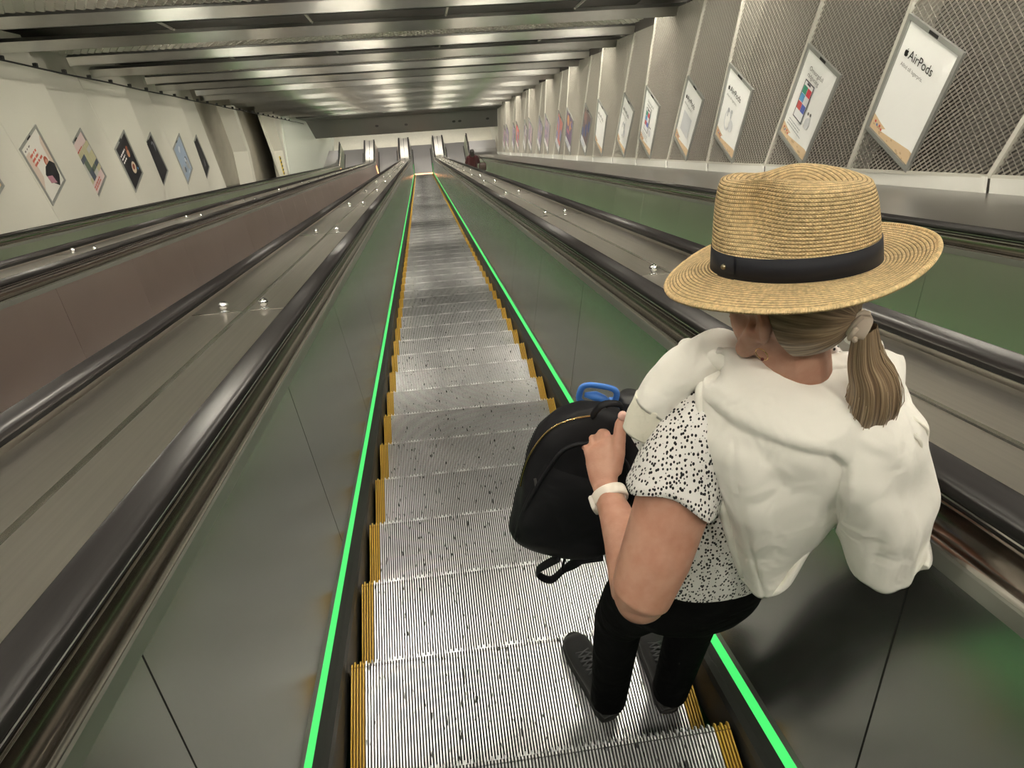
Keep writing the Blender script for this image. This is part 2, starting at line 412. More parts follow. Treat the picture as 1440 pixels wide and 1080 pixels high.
def lattice(mb, fn, nu, nv, du, dv, w, t, mi=0):
    """diamond lattice of flat strands; fn(u, v, d) -> 3d point"""
    for j in range(nv + 1):
        for i in range(nu):
            if (i + j) % 2: continue
            for sg in (1, -1):
                j2 = j + 1
                if sg == 1: u0, v0, u1, v1 = i*du, j*dv, (i+1)*du, j2*dv
                else: u0, v0, u1, v1 = (i+1)*du, j2*dv, (i+2)*du, j*dv
                if j2 > nv or u1 > nu*du + 1e-6: continue
                L = math.hypot(u1-u0, v1-v0); px, py = -(v1-v0)/L*w/2, (u1-u0)/L*w/2
                P = [fn(u0-px, v0-py, 0), fn(u1-px, v1-py, 0), fn(u1+px, v1+py, t), fn(u0+px, v0+py, t)]
                Q = [fn(u0-px, v0-py, -.35*t), fn(u1-px, v1-py, -.35*t), fn(u1+px, v1+py, t*.65), fn(u0+px, v0+py, t*.65)]
                mb.add(P + Q, [(0,1,2,3),(7,6,5,4),(0,4,5,1),(2,6,7,3)], mi)
mb = MB(); nu = 170; du = (BX1-BX0)/nu
lattice(mb, lambda u, v, d: (BX0+u, .02+v, 3.71-d), nu, 14, du, (BAY-.10)/14, .023, .022)
CM = mb.mesh('mesh_sheet', M['mesh'])
beams = []
LX = [-3.75, -.98, 1.45, 4.0]
mb = MB(); mb.box(-.48,.48,-.045,.045,.045,.09,1); mb.box(-.45,.45,-.03,.03,.008,.042,0)
LAMP = mb.mesh('fluorescent_lamp', [M['tubelight'], M['white_metal']]); LAMP2 = mb.mesh('fluorescent_lamp', [M['tubelight_dim'], M['white_metal']])
N_BEAM = 22
for k in range(-8, N_BEAM - 7):
    s = 14.2 + BAY * k     # lower edge of the fascia
    if s > S_END - 1.5: break
    i = k + 8
    b = link(bpy.data.objects.new('ceiling_beam', BME2 if k % 2 == 0 else BME))
    # fascia bottom sits at n = 3.5 on the incline
    b.location = S(0, s, 0); b.rotation_euler = (-A30, 0, 0)
    tag(b, 'bright aluminium cross beam, %s down the slope under the ceiling' % ORD[i], 'ceiling beam', 'aluminium ceiling beams')
    if k % 2 == 0:
        p = bpy.data.objects.new('ceiling_mesh_panel', CM); link(p); p.location = S(0, s, 0); p.rotation_euler = (-A30,0,0)
        tag(p, 'expanded metal ceiling sheet just below the %s beam' % ORD[i], 'ceiling panel', 'expanded metal ceiling sheets')
    h = bpy.data.objects.new('hanger', SEAM); link(h, b)
    for j, x in enumerate(LX):
        l = bpy.data.objects.new('fluorescent_lamp', LAMP if k % 2 == 0 else LAMP2); link(l)
        l.location = S(x, s, 3.5) + Vector((0, .09, .05))
        tag(l, 'fluorescent lamp behind the %s beam in the %s row from the left' % (ORD[i], ORD[j]), 'lamp', 'fluorescent lamps above the beams')
s_last = s
# smooth soffit + bulkhead at the foot of the incline
mb = MB()
P = [(s_last - .6, 3.52), (45.2, 3.40), (46.6, 2.47), (46.8, 2.6), (45.4, 3.65), (s_last - .6, 3.7)]
mb.prism(P, -9, 7.9, lambda u, v, h: (h, u, v)); o = mb.build('ceiling', mat('soffit_grey', (.13,.13,.12), .4, .2)); o.rotation_euler = (-A30,0,0); o['kind'] = 'structure'
for x, d in ((-2.3,0), (-.6,.1), (2.2,.1), (2.55,.1), (4.2,0)):
    mb = MB(); mb.lathe([(.001,0),(.10,0),(.10,.02),(.085,.02),(.08,.008),(.001,.008)], 20)
    o = mb.build('downlight', M['gap']); o.location = S(x, 45.9 + d*.5, 2.925 - d*.33); o.rotation_euler = (-A30 - math.radians(33.6), 0, 0)
    tag(o, 'small dark ceiling spot at the foot of the slope, x'[:-3] + {-2.3:', leftmost', -.6:', second from left', 2.2:', left of the close pair', 2.55:', right of the close pair', 4.2:', rightmost'}[x], 'spot', 'dark ceiling spots at the foot')

# ---------------------------------------------------------------- right wall
RX, RN = 4.80, 1.0
def shingle(first, u, h):
    q = .05 + .11 * max(h, 0)
    return q * ((u - 2) / 2 if first else (u - 1) / 2)
def bay_fn(out, first):
    """surface of one bay: u 0..1 down the slope, h height above the sloping base; every second bay ends in a step"""
    def f(u, h, d=0.0):
        return (out * (shingle(first, u, h) + d), u * BAY - h * S30, h * C30)
    return f
HT = 3.05
ME = {}
def mesh_bay(kind):
    f = bay_fn(-1, kind == 'down')
    mb = MB(); nu, nv = 54, 92
    du = BAY/nu; dv = HT/nv
    def g(u, v, d): return f(u/BAY, v, .02 + d)
    lattice(mb, g, nu, nv, du, dv, .0125, .014)
    a = mb.mesh('expanded_mesh', M['mesh'])
    mb = MB(); pts = [f(0, h, .03) for h in (0, HT/2, HT)]
    for q0, q1 in zip(pts[:-1], pts[1:]): mb.bar(q0, q1, .045, .05, (1,0,0))
    mb.bar(f(0,0,.03), f(1,0,.03), .03, .04, (1,0,0))
    if kind == 'up': mb.bar(f(1,0,.03), f(1,HT,.03), .045, .05, (1,0,0)); mb.add([f(1,0,.0), f(1,HT,.0), f(1,HT,-.4), f(1,0,-.2)], [(0,1,2,3)])
    b = mb.mesh('frame_rail', M['post'])
    mb = MB()
    mb.box(-.03, -.02, .03, BAY-.03, -.135, -.012); mb.box(-.055,-.03, .0, .05, -.14, -.0)
    c_ = mb.mesh('kick_plate', M['white_metal'])
    return a, b, c_
ME['up'] = mesh_bay('up'); ME['down'] = mesh_bay('down')
POST0 = 8.07
kk = list(range(-3, 19))
for i, k in enumerate(kk):
    s = POST0 + BAY * k     # near end of the bay... ridges at even k
    if s + BAY > S_END + 2: break
    kind = 'down' if k % 2 == 0 else 'up'
    root = slope_root('mesh_wall_panel', RX, s, RN)
    tag(root, 'grey expanded metal wall panel, %s down the right wall' % ORD[i], 'wall panel', 'expanded metal panels of the right wall')
    for nm, me in zip(('expanded_mesh', 'frame_rail', 'kick_plate'), ME[kind]):
        o = bpy.data.objects.new(nm, me); link(o, root)
# backing wall behind the mesh
mb = MB(); mb.box(RX + .28, RX + .4, -6, S_END + 4, -.6, 4.3); o = mb.build('wall_right', M['backing_r']); o.rotation_euler = (-A30,0,0); o['kind'] = 'structure'
# ledge between the rightmost escalator and the wall
mb = MB(); cx4 = CX + EP
sweep(mb, [(cx4 + .826 - 0, .80), (cx4 + .826, .87), (cx4 + .87, .885), (RX - .06, .868), (RX - .02, .86), (RX + .3, .86)], path(-2.6, .2))
o = mb.build('wall_ledge', M['ledge']); o.rotation_euler = (-A30,0,0); tag(o, 'long dark grey steel ledge below the mesh wall', 'ledge')

# ---------------------------------------------------------------- left wall
LXW, LN = -6.9, .62
LRIDGE = 17.35
def white_bay(kind, ht=3.85):
    f0 = bay_fn(1, kind == 'down')
    def f(u, h, d=0.0):
        p = f0(u, h, 0); return (p[0] * .75 + d, p[1], p[2])
    mb = MB(); n = 8
    for i in range(n):
        for j in range(6):
            u0, u1 = i/n, (i+1)/n; h0, h1 = ht*j/6, ht*(j+1)/6
            mb.quad(f(u0,h0), f(u1,h0), f(u1,h1), f(u0,h1))
    if kind == 'up':
        for j in range(6):
            h0, h1 = ht*j/6, ht*(j+1)/6; mb.quad(f(1,h0), (-.30, f(1,h0)[1], f(1,h0)[2]), (-.30, f(1,h1)[1], f(1,h1)[2]), f(1,h1))
    a = mb.mesh('panel_sheet', M['wallpaint'])
    mb = MB(); mb.bar(f(0,0,.002), f(0,ht,.002), .012, .006, (1,0,0)); mb.bar(f(0,1.15,.001), f(1,1.15,.001), .004, .003, (1,0,0)); mb.bar(f(0,2.3,.001), f(1,2.3,.001), .004, .003, (1,0,0))
    b = mb.mesh('panel_joint', M['post'])
    return a, b
WM = {'up': white_bay('up'), 'down': white_bay('down')}
SL = [(LRIDGE + BAY * k, 'down' if k % 2 == 0 else 'up') for k in range(-8, 20)]
i = 0
for s, kind in SL:
    if 28.0 < s < 38.0 or s > S_END - 1.5: continue
    root = slope_root('white_wall_panel', LXW, s, LN)
    tag(root, 'cream enamelled wall panel, %s down the left wall' % ORD[i], 'wall panel', 'cream panels of the left wall'); i += 1
    for nm, me in zip(('panel_sheet', 'panel_joint'), WM[kind]):
        o = bpy.data.objects.new(nm, me); link(o, root)
mb = MB(); mb.box(-7.95, -7.85, -6, S_END + 4, -.6, 4.3); o = mb.build('wall_left', noise_mod(mat('beige_recess_wall', (.42,.40,.33), .7), (1,1,1), 2, .1)); o.rotation_euler = (-A30,0,0); o['kind'] = 'structure'
# ledge behind the leftmost escalator
mb = MB(); cx1 = CX - 2*EP
sweep(mb, [(cx1 - .826, .78), (cx1 - .826, .84), (cx1 - .95, .80), (LXW + .02, .66), (LXW - .15, .62), (LXW - 2.6, .55)], path(-2.6, .2))
o = mb.build('wall_ledge', M['ledge']); o.rotation_euler = (-A30,0,0); tag(o, 'long grey ledge below the cream wall', 'ledge')
for x0, x1 in ((cx4 + .83, RX + .06), (LXW - .1, cx1 - .83)):
    slab('trim_landing', x0, x1, YE + .05, YE + L_FLAT, ZE - .05, ZE + .80, M['plate'])
mb = MB(); mb.prism([(-6.85, 41.2), (-5.45, S_END + 2.2), (-5.45, S_END + 5), (-5.6, S_END + 5), (-5.6, S_END + 2.2), (-7.0, 41.2)], .3, 3.7, lambda u, v, h: (u, v, h))
o = mb.build('wall_lower_left', mat('pale_green_enamel', (.60,.64,.58), .25)); o.rotation_euler = (-A30,0,0); o['kind'] = 'structure'
# return wall and columns of the opening in the left wall
def leaning(name, s, w, label, d=.55, lean=.5):
    mb = MB(); ht = 3.3
    prof = [(0, 0.0), (1.45, lean), (ht, lean*.25)]
    rings = []
    for h, p in prof:
        sx = s + p - h*S30; n = LN + h*C30
        rings.append([(0, sx, n), (d, sx, n), (d, sx + w, n), (0, sx + w, n)])
    mb.loft(rings); o = mb.build(name, M['wallpaint']); o.location = (0,0,0)
    for v in o.data.vertices: v.co.x += LXW - .25
    o.rotation_euler = (-A30,0,0); tag(o, label, 'column', 'cream columns in the left wall opening')
    return o
leaning('wall_column', 31.1, .42, 'cream bent column at the near side of the wall opening')
leaning('wall_column', 38.9, .5, 'cream bent column at the far side of the wall opening')
def hazard(s, h0, h1, label, n_st=5):
    root = slope_root('hazard_marker', LXW + .30, s, LN); tag(root, label, 'hazard tape', 'yellow and black hazard markers')
    mb = MB(); f = lambda u, h, d: (d, u - h*S30, h*C30)
    mb.add([f(0,h0,0), f(.32,h0,0), f(.32,h1,0), f(0,h1,0), f(0,h0,.02), f(.32,h0,.02), f(.32,h1,.02), f(0,h1,.02)], [(0,3,2,1),(4,5,6,7),(0,1,5,4),(1,2,6,5),(2,3,7,6),(3,0,4,7)])
    mb.build('board', ink('hazard_yellow', (.75,.55,.04)), root)
    mb = MB(); dh = (h1-h0)/n_st
    for k in range(n_st):
        a_ = h0 + k*dh; mb.add([f(0,a_,.023), f(.32,a_+dh*.35,.023), f(.32,a_+dh*.8,.023), f(0,a_+dh*.45,.023)], [(0,1,2,3)])
    mb.build('stripes', M['ink'], root)
hazard(37.9, .15, 1.15, 'yellow and black striped board before the far column of the wall opening')

# cable with clamps along the left wall
mb = MB(); pts = []
for k in range(0, 70):
    s = 8 + .6*k; pts.append((LXW + .62 , s, 3.27 + .006*math.sin(k*.9)))
mb.tube(pts, .015, 6)
root = slope_root('wall_cable', 0, 0, 0); tag(root, 'thin black cable clamped along the top of the cream wall', 'cable')
mb.build('cable', M['gap'], root)
mb = MB(); mb.box(-.03,.03,-.035,.035,-.03,.035); cm = mb.mesh('clamp', M['gap'])
for k in range(30):
    o = bpy.data.objects.new('clamp', cm); link(o, root); o.location = (LXW + .6, 9 + 1.07*k, 3.31)
# brackets at the beam ends on the left
# ------------------------------------------------------------------- posters
def text_poly(txt, size, align='LEFT', bold=0.0):
    cu = bpy.data.curves.new('t', 'FONT'); cu.body = txt; cu.size = size; cu.align_x = align; cu.offset = bold; cu.resolution_u = 3
    o = bpy.data.objects.new('t', cu); me = bpy.data.meshes.new_from_object(o)
    vs = [(v.co.x, v.co.y) for v in me.vertices]; fs = [tuple(p.vertices) for p in me.polygons]
    bpy.data.objects.remove(o); bpy.data.curves.remove(cu); bpy.data.meshes.remove(me); return vs, fs
PW, PH = .87, 1.18
class Art:
    """flat artwork in poster coordinates a (to the right) and b (up), stacked in thin layers"""
    def __init__(self, g): self.g = g; self.mb = MB(); self.mats = []; self.lay = 0
    def mi(self, m):
        if m not in self.mats: self.mats.append(m)
        return self.mats.index(m)
    def poly(self, pts, m, fs=None):
        self.lay += 1; d = .0025 + .0006 * self.lay
        self.mb.add([self.g(a, b, d) for a, b in pts], fs or [tuple(range(len(pts)))], self.mi(m))
    def rect(self, a0, b0, a1, b1, m): self.poly([(a0,b0),(a1,b0),(a1,b1),(a0,b1)], m)
    def disc(self, a, b, r, m, n=18, k=1.0): self.poly([(a + r*math.cos(2*math.pi*i/n), b + r*k*math.sin(2*math.pi*i/n)) for i in range(n)], m)
    def text(self, a, b, txt, size, m, align='LEFT', bold=0.0):
        vs, fs = text_poly(txt, size, align, bold); self.poly([(a + x, b + y) for x, y in vs], m, fs)
    def lines(self, a, b, n, w, h, gap, m):
        r = random.Random(int(a*1000) + n)
        for i in range(n):
            ww = w * (.65 + .35 * r.random()); x = a
            while x < a + ww: 
                l = h * (1.2 + 2.4 * r.random()); self.rect(x, b - i*gap, min(x + l, a + ww), b - i*gap + h, m); x += l + h*.5
def sand(A, seed=1):
    r = random.Random(seed); s1 = ink('art_sand', (.66,.50,.32)); s2 = ink('art_sand_dark', (.50,.36,.22)); rd = ink('art_red', (.55,.08,.06)); bl = ink('art_blue', (.12,.22,.5))
    top = [(.05 + .77*i/10, .20 - .055*(i/10) - .028*math.sin(i*.5)) for i in range(11)]
    A.poly([(.05,.05)] + [(.82,.05)] + top[::-1], s1)
    for _ in range(14):
        a = .08 + .7*r.random(); A.disc(a, .06 + .06*r.random(), .012 + .012*r.random(), s2, 8, .6)
    for a, b, m in ((.12,.15,rd),(.16,.13,bl),(.21,.14,rd),(.25,.12,rd)): A.disc(a, b, .015, m, 8)
def apple(A, a, b, s, m):
    body = [(0,.02),(.12,0),(.25,.03),(.38,0),(.55,.12),(.66,.33),(.56,.42),(.54,.58),(.64,.70),(.5,.80),(.36,.80),(.27,.76),(.12,.80),(-.02,.74),(-.12,.58),(-.12,.35),(-.06,.15)]
    A.poly([(a + x*s, b + y*s) for x, y in body], m)
    A.poly([(a + x*s, b + y*s) for x, y in [(.27,.84),(.30,.98),(.44,1.08),(.43,.95),(.35,.86)]], m)
def art_airpods(A, d):
    k = M['ink']; A.rect(.05,.05,.82,1.13, M['paper']); sand(A)
    apple(A, .15, .845, .075, k); A.text(.215, .845, 'AirPods', .125, k); A.text(.15, .755, 'Alltid till lagerpris.', .052, ink('art_grey', (.15,.15,.15)))
def art_airpods2(A, d):
    art_airpods(A, d); g = ink('art_lightgrey', (.62,.64,.67)); g2 = ink('art_midgrey', (.42,.44,.47))
    A.disc(.36,.45,.11,g,20,1.5); A.disc(.36,.45,.085,M['paper'],20,1.5); A.disc(.50,.42,.07,g,16,1.3); A.disc(.33,.60,.035,g2,12); A.disc(.44,.62,.03,g2,12)
    A.rect(.32,.50,.345,.60,g2); A.rect(.435,.52,.455,.62,g2)
def art_plain(A, d):
    art_airpods(A, d); g = ink('art_lightgrey', (.62,.64,.67)); A.rect(.22,.30,.64,.66, g)
def art_phone(A, d):
    k = ink('art_grey', (.15,.15,.15)); A.rect(.05,.05,.82,1.13, M['paper']); sand(A, 3)
    A.text(.22,.95,'Omsorgsfull', .075, k); A.text(.22,.875,'rådgivning', .075, k)
    A.rect(.22,.36,.47,.84,ink('art_dark',(.07,.07,.09))); A.rect(.235,.375,.455,.825,ink('art_screen',(.80,.81,.83)))
    for i,(c_,nm) in enumerate((((.05,.28,.18),'art_teal'),((.6,.06,.08),'art_red2'),((.10,.30,.55),'art_blue2'),((.75,.76,.78),'art_pale'),((.55,.1,.1),'art_red3'),((.10,.14,.45),'art_navy'))):
        A.rect(.24 + .108*(i%2), .68 - .10*(i//2), .343 + .108*(i%2), .775 - .10*(i//2), ink(nm, c_))
    A.rect(.30,.80,.39,.825,ink('art_dark',(.07,.07,.09)))
    A.disc(.60,.44,.06,ink('art_lightgrey',(.62,.64,.67)),16,1.2); A.disc(.56,.55,.02,k); A.disc(.62,.56,.02,k)
    A.lines(.18,.30,3,.5,.014,.03,ink('art_midgrey',(.42,.44,.47)))
def art_photo(cols, seed):
    def f(A, d):
        r = random.Random(seed); ms = [ink('art_%d_%d' % (seed, i), c_) for i, c_ in enumerate(cols)]
        A.rect(.05,.05,.82,1.13, ms[0]); A.rect(.05,.05,.82,.25, M['paper'])
        for _ in range(7): A.disc(.15 + .57*r.random(), .38 + .6*r.random(), .06 + .09*r.random(), r.choice(ms[1:]), 14, .8 + .8*r.random())
        A.lines(.15,.18,3,.5,.016,.04,ms[-1])
    return f
def art_pink(A, d):
    b = ink('art_pinkbeige',(.60,.50,.43)); A.rect(.05,.05,.82,1.13, ink('art_offwhite',(.70,.69,.64))); A.rect(.05,.30,.82,.99,b); rd = ink('art_redtext',(.55,.12,.08)); k = ink('art_black',(.015,.015,.02))
    A.lines(.12,1.03,1,.35,.03,.05,ink('art_grey',(.15,.15,.15))); A.lines(.18,.88,3,.42,.045,.085,rd)
    A.disc(.58,.60,.075,ink('art_redhair',(.40,.08,.04)),16,1.2); A.disc(.585,.575,.05,ink('art_face',(.55,.30,.22)),14,1.2)
    A.poly([(.38,.28),(.33,.46),(.46,.55),(.68,.55),(.80,.42),(.76,.20),(.60,.06),(.5,.16)], k); A.poly([(.36,.26),(.34,.42),(.52,.33),(.56,.15)], ink('art_pinkbag',(.45,.22,.28)))
def art_collage(A, d):
    A.rect(.05,.05,.82,1.13, ink('art_blush',(.66,.53,.52))); r = random.Random(5); rd = ink('art_redtext',(.55,.12,.08)); A.lines(.12,.98,2,.5,.03,.055,rd); A.lines(.12,.17,2,.55,.03,.055,rd)
    cs = [(.12,.16,.12),(.30,.32,.27),(.5,.48,.30),(.08,.10,.14),(.35,.12,.08),(.55,.55,.52)]
    for i in range(4):
        for j in range(6): A.rect(.05 + .1925*i, .27 + .11*j, .05 + .1925*(i+1), .27 + .11*(j+1), ink('col_%d' % r.randrange(6), cs[(i*5 + j*3 + r.randrange(6)) % 6]))
def art_dark(seed, skin, hl):
    def f(A, d):
        k = ink('art_black',(.015,.015,.02)); A.rect(.05,.05,.82,1.13, k); w = M['paper']; r = random.Random(seed)
        if hl: A.lines(.12,.96,4,.38,.04,.085,w)
        fc = ink('art_face2',(.55,.27,.16)); 
        if skin: A.disc(.56,.74,.07,fc,16,1.4); A.disc(.58,.86,.06,ink('art_hair',(.25,.06,.03)),14,.9); A.disc(.52,.38,.13,ink('art_bowl',(.62,.52,.40)),20,1.1); A.disc(.52,.40,.07,ink('art_hair',(.25,.06,.03)),14); A.disc(.70,.25,.03,ink('art_blue2',(.10,.30,.55)))
        else:
            for _ in range(6): A.disc(.2 + .5*r.random(), .2 + .8*r.random(), .05 + .08*r.random(), ink('drk_%d' % (seed*10 + _ % 3), [(.10,.10,.12),(.28,.20,.15),(.16,.17,.20)][_ % 3]), 14, 1.3)
    return f
def art_blue(A, d):
    A.rect(.05,.05,.82,1.13, ink('art_slate',(.30,.38,.50))); r = random.Random(9)
    for i in range(12): A.disc(.15 + .57*r.random(), .15 + .8*r.random(), .05 + .07*r.random(), ink('blu_%d' % (i%3), [(.55,.6,.66),(.10,.12,.16),(.36,.38,.40)][i%3]), 12, 1.2)
def poster(g, art, label, group, s_name='poster'):
    root = empty('poster'); tag(root, label, 'poster', group)
    mb = MB(); fw = .045; t = .03
    def seg(a0, b0, a1, b1):
        P = [g(a0,b0,-.012), g(a1,b0,-.012), g(a1,b1,-.012), g(a0,b1,-.012), g(a0,b0,t-.012), g(a1,b0,t-.012), g(a1,b1,t-.012), g(a0,b1,t-.012)]
        mb.add(P, [(0,3,2,1),(4,5,6,7),(0,1,5,4),(1,2,6,5),(2,3,7,6),(3,0,4,7)])
    seg(0,0,PW,fw); seg(0,PH-fw,PW,PH); seg(0,fw,fw,PH-fw); seg(PW-fw,fw,PW,PH-fw)
    mb.build('poster_frame', M['frame'], root)
    A = Art(g); art(A, 0); A.mb.build('poster_sheet', A.mats, root)
    mb = MB(); P = [g(a, b, d) for d in (.018, .026) for a, b in ((.36,PH-.036),(.50,PH-.036),(.50,PH-.008),(.36,PH-.008))]
    mb.add(P, [(0,3,2,1),(4,5,6,7),(0,1,5,4),(1,2,6,5),(2,3,7,6),(3,0,4,7)]); mb.build('clip', M['gap'], root)
def wall_g(side, s0, kindA, dy0, z0):
    """maps poster coordinates onto a wall bay starting at s0; world coordinates out"""
    X = RX if side > 0 else LXW; n0 = RN if side > 0 else LN
    def g(a, b, d):
        # plane through the bay at poster height, fitted from the shingle offset in the middle of the sheet
        if side > 0: dy = BAY*C30 - dy0 - a; 
        else: dy = dy0 + a
        u = dy / C30 / BAY
        zr = (z0 + b) + (BAY*S30 if side > 0 else 0) * 0
        base = S(0, s0 + BAY if side > 0 else s0, n0)
        h = z0 + b + (-(BAY*C30 - dy) if side > 0 else dy) * math.tan(A30)
        p = shingle(kindA, u, h) * (1 if side > 0 else .75)
        x = X - side * (p + d + .028 * (side > 0) * 1.4)
        return (x, S(0, s0, n0).y + dy, base.z + z0 + b)
    return g
names_r = [('white advertising poster reading AirPods, nearest on the mesh wall', art_airpods),
 ('white poster showing a phone with coloured icons on the mesh wall', art_phone),
 ('white poster with pale grey earphones, third from the near end of the mesh wall', art_airpods2),
 ('white poster with a large grey square, fourth from the near end of the mesh wall', art_plain),
 ('white poster with small coloured phone, fifth from the near end of the mesh wall', art_phone),
 ('pale poster with faint grey picture, sixth from the near end of the mesh wall', art_airpods2),
 ('narrow white poster, seventh from the near end of the mesh wall', art_airpods),
 ('dark mottled poster with blue foot, eighth on the mesh wall', art_photo([(.22,.17,.17),(.35,.22,.2),(.12,.14,.28)],1)),
 ('dark violet poster with pink blot, ninth on the mesh wall', art_photo([(.16,.12,.20),(.5,.2,.25),(.55,.3,.15),(.15,.15,.35)],2)),
 ('pinkish red poster with blue foot, tenth on the mesh wall', art_photo([(.62,.25,.22),(.62,.25,.22),(.3,.3,.5)],3)),
 ('muted mauve poster, eleventh on the mesh wall', art_photo([(.38,.32,.38),(.28,.24,.34),(.45,.35,.38)],4))]
for i in range(18):
    k = i; s0 = POST0 + BAY * (k - 1)
    if i < len(names_r): lb, art = names_r[i]
    else:
        lb = 'small distant %s poster, %s on the mesh wall' % (['greyish violet','mauve','pale','red','lilac','violet','pink'][i - 11], ORD[i])
        art = art_photo([[(.40,.36,.46),(.36,.28,.36),(.6,.58,.56),(.55,.12,.12),(.5,.42,.55),(.35,.28,.42),(.55,.38,.44)][i-11],(.3,.26,.36),(.5,.4,.42)], 10+i)
    kd = (k - 1) % 2 == 0
    poster(wall_g(1, s0, kd, .03, .52), art, lb, 'posters on the mesh wall')
names_l = [('white poster cut by the left photo edge on the cream wall', art_airpods2),
 ('pinkish poster of a person in a black jacket on the cream wall', art_pink),
 ('collage poster of small photos with blush bands on the cream wall', art_collage),
 ('black poster with a red-haired face and bowl on the cream wall', art_dark(3, True, True)),
 ('black poster with a dim figure, fifth on the cream wall', art_dark(4, False, False)),
 ('blue-grey poster, sixth on the cream wall', art_blue),
 ('dark poster with a pinkish figure, last before the wall opening', art_dark(6, False, False))]
for i, (lb, art) in enumerate(names_l):
    s0 = 15.2 + BAY * (i - 1)
    kd = (round((s0 - LRIDGE) / BAY)) % 2 == 0
    poster(wall_g(-1, s0, kd, .07, .37), art, lb, 'posters on the cream wall')
# ------------------------------------------------------------------ figures
FZ = -1.0035
def V(*a): return Vector(a)
def ell(mb, c, r, rot=None, nu=20, nv=12):
    R_ = rot or Matrix.Identity(3); rings = []
    for j in range(nv + 1):
        ph = -math.pi/2 + math.pi * (j + .02) / (nv + .04)
        rings.append([V(*c) + R_ @ V(r[0]*math.cos(ph)*math.cos(2*math.pi*i/nu), r[1]*math.cos(ph)*math.sin(2*math.pi*i/nu), r[2]*math.sin(ph)) for i in range(nu)])
    mb.loft(rings)
def torso_rings(mb, rows, nu=28, e=.85, cap=True, mi=0, yaw=0.0):
    """rows: (z, cx, cy, rx, ry)"""
    rings = []
    for row in rows:
        z, cx, cy, rx, ry = row[:5]; tilt = row[5] if len(row) > 5 else 0.0
        r = []
        for i in range(nu):
            t = 2*math.pi*i/nu; c_, s_ = math.cos(t), math.sin(t)
            x = rx * math.copysign(abs(c_)**e, c_); y = ry * math.copysign(abs(s_)**e, s_)
            x, y = x*math.cos(yaw) - y*math.sin(yaw), x*math.sin(yaw) + y*math.cos(yaw)
            r.append((cx + x, cy + y, z + tilt * x))
        rings.append(r)
    mb.loft(rings, cap, mi)
def fuse(name, mb, m, voxel, parent=None, smooth=3, mods=None):
    """one continuous skin over overlapping volumes"""
    o = mb.build(name, m); rm = o.modifiers.new('r', 'REMESH'); rm.mode = 'VOXEL'; rm.voxel_size = voxel
    sm = o.modifiers.new('s', 'SMOOTH'); sm.factor = .5; sm.iterations = smooth
    dg = bpy.context.evaluated_depsgraph_get(); dg.update()
    me = bpy.data.meshes.new_from_object(o.evaluated_get(dg)); me.name = name
    bpy.data.objects.remove(o)
    me.polygons.foreach_set('use_smooth', [True] * len(me.polygons))
    if not me.materials: me.materials.append(m)
    return link(bpy.data.objects.new(name, me), parent)

def fabric(name, col, rough=.9, wr=.35, scale=14, dist=.012, fine=600, sheen=.2, stretch=(1,1,1)):
    m = mat(name, col, rough, sheen=sheen, spec=.25); b = m.node_tree.nodes['Principled BSDF']
    tc = nd(m, 'ShaderNodeTexCoord'); mp = nd(m, 'ShaderNodeMapping'); mp.inputs['Scale'].default_value = stretch; lk(m, tc.outputs['Object'], mp.inputs[0])
    n1 = nd(m, 'ShaderNodeTexNoise'); n1.inputs['Scale'].default_value = scale; n1.inputs['Detail'].default_value = 2; n1.inputs['Distortion'].default_value = .6; lk(m, mp.outputs[0], n1.inputs['Vector'])
    n2 = nd(m, 'ShaderNodeTexNoise'); n2.inputs['Scale'].default_value = fine; lk(m, tc.outputs['Object'], n2.inputs['Vector'])
    b1 = nd(m, 'ShaderNodeBump'); b1.inputs['Strength'].default_value = wr; b1.inputs['Distance'].default_value = dist; lk(m, n1.outputs['Fac'], b1.inputs['Height'])
    b2 = nd(m, 'ShaderNodeBump'); b2.inputs['Strength'].default_value = .25; b2.inputs['Distance'].default_value = .0006; lk(m, n2.outputs['Fac'], b2.inputs['Height']); lk(m, b1.outputs[0], b2.inputs['Normal'])
    lk(m, b2.outputs[0], b.inputs['Normal']); return m
def skin_mat(name, col):
    m = mat(name, col, .48, spec=.4); b = m.node_tree.nodes['Principled BSDF']
    b.inputs['Subsurface Weight'].default_value = .12; b.inputs['Subsurface Radius'].default_value = (.012,.005,.003); b.inputs['Subsurface Scale'].default_value = 1.0
    tc = nd(m, 'ShaderNodeTexCoord'); n = nd(m, 'ShaderNodeTexNoise'); n.inputs['Scale'].default_value = 28; n.inputs['Detail'].default_value = 5; lk(m, tc.outputs['Object'], n.inputs['Vector'])
    cr = nd(m, 'ShaderNodeValToRGB'); cr.color_ramp.elements[0].position = .3; cr.color_ramp.elements[0].color = (col[0]*.84, col[1]*.74, col[2]*.70, 1)
    cr.color_ramp.elements[1].position = .62; cr.color_ramp.elements[1].color = (*col, 1); lk(m, n.outputs['Fac'], cr.inputs[0]); lk(m, cr.outputs[0], b.inputs['Base Color'])
    n2 = nd(m, 'ShaderNodeTexNoise'); n2.inputs['Scale'].default_value = 320; lk(m, tc.outputs['Object'], n2.inputs['Vector'])
    bp = nd(m, 'ShaderNodeBump'); bp.inputs['Strength'].default_value = .3; bp.inputs['Distance'].default_value = .0008; lk(m, n2.outputs['Fac'], bp.inputs['Height']); lk(m, bp.outputs[0], b.inputs['Normal'])
    return m
M['skin'] = skin_mat('skin', (.53,.295,.215))
M['sweat'] = fabric('white_sweatshirt', (.88,.86,.80), .95, .5, 11, .03, 900)
M['trouser'] = fabric('black_trousers', (.004,.004,.0045), .95, .5, 12, .02, 700, 0)
M['trouser'].node_tree.nodes['Principled BSDF'].inputs['Specular IOR Level'].default_value = .08
M['shoe'] = fabric('black_shoe', (.014,.014,.015), .7, .2, 30, .004, 500, .1)
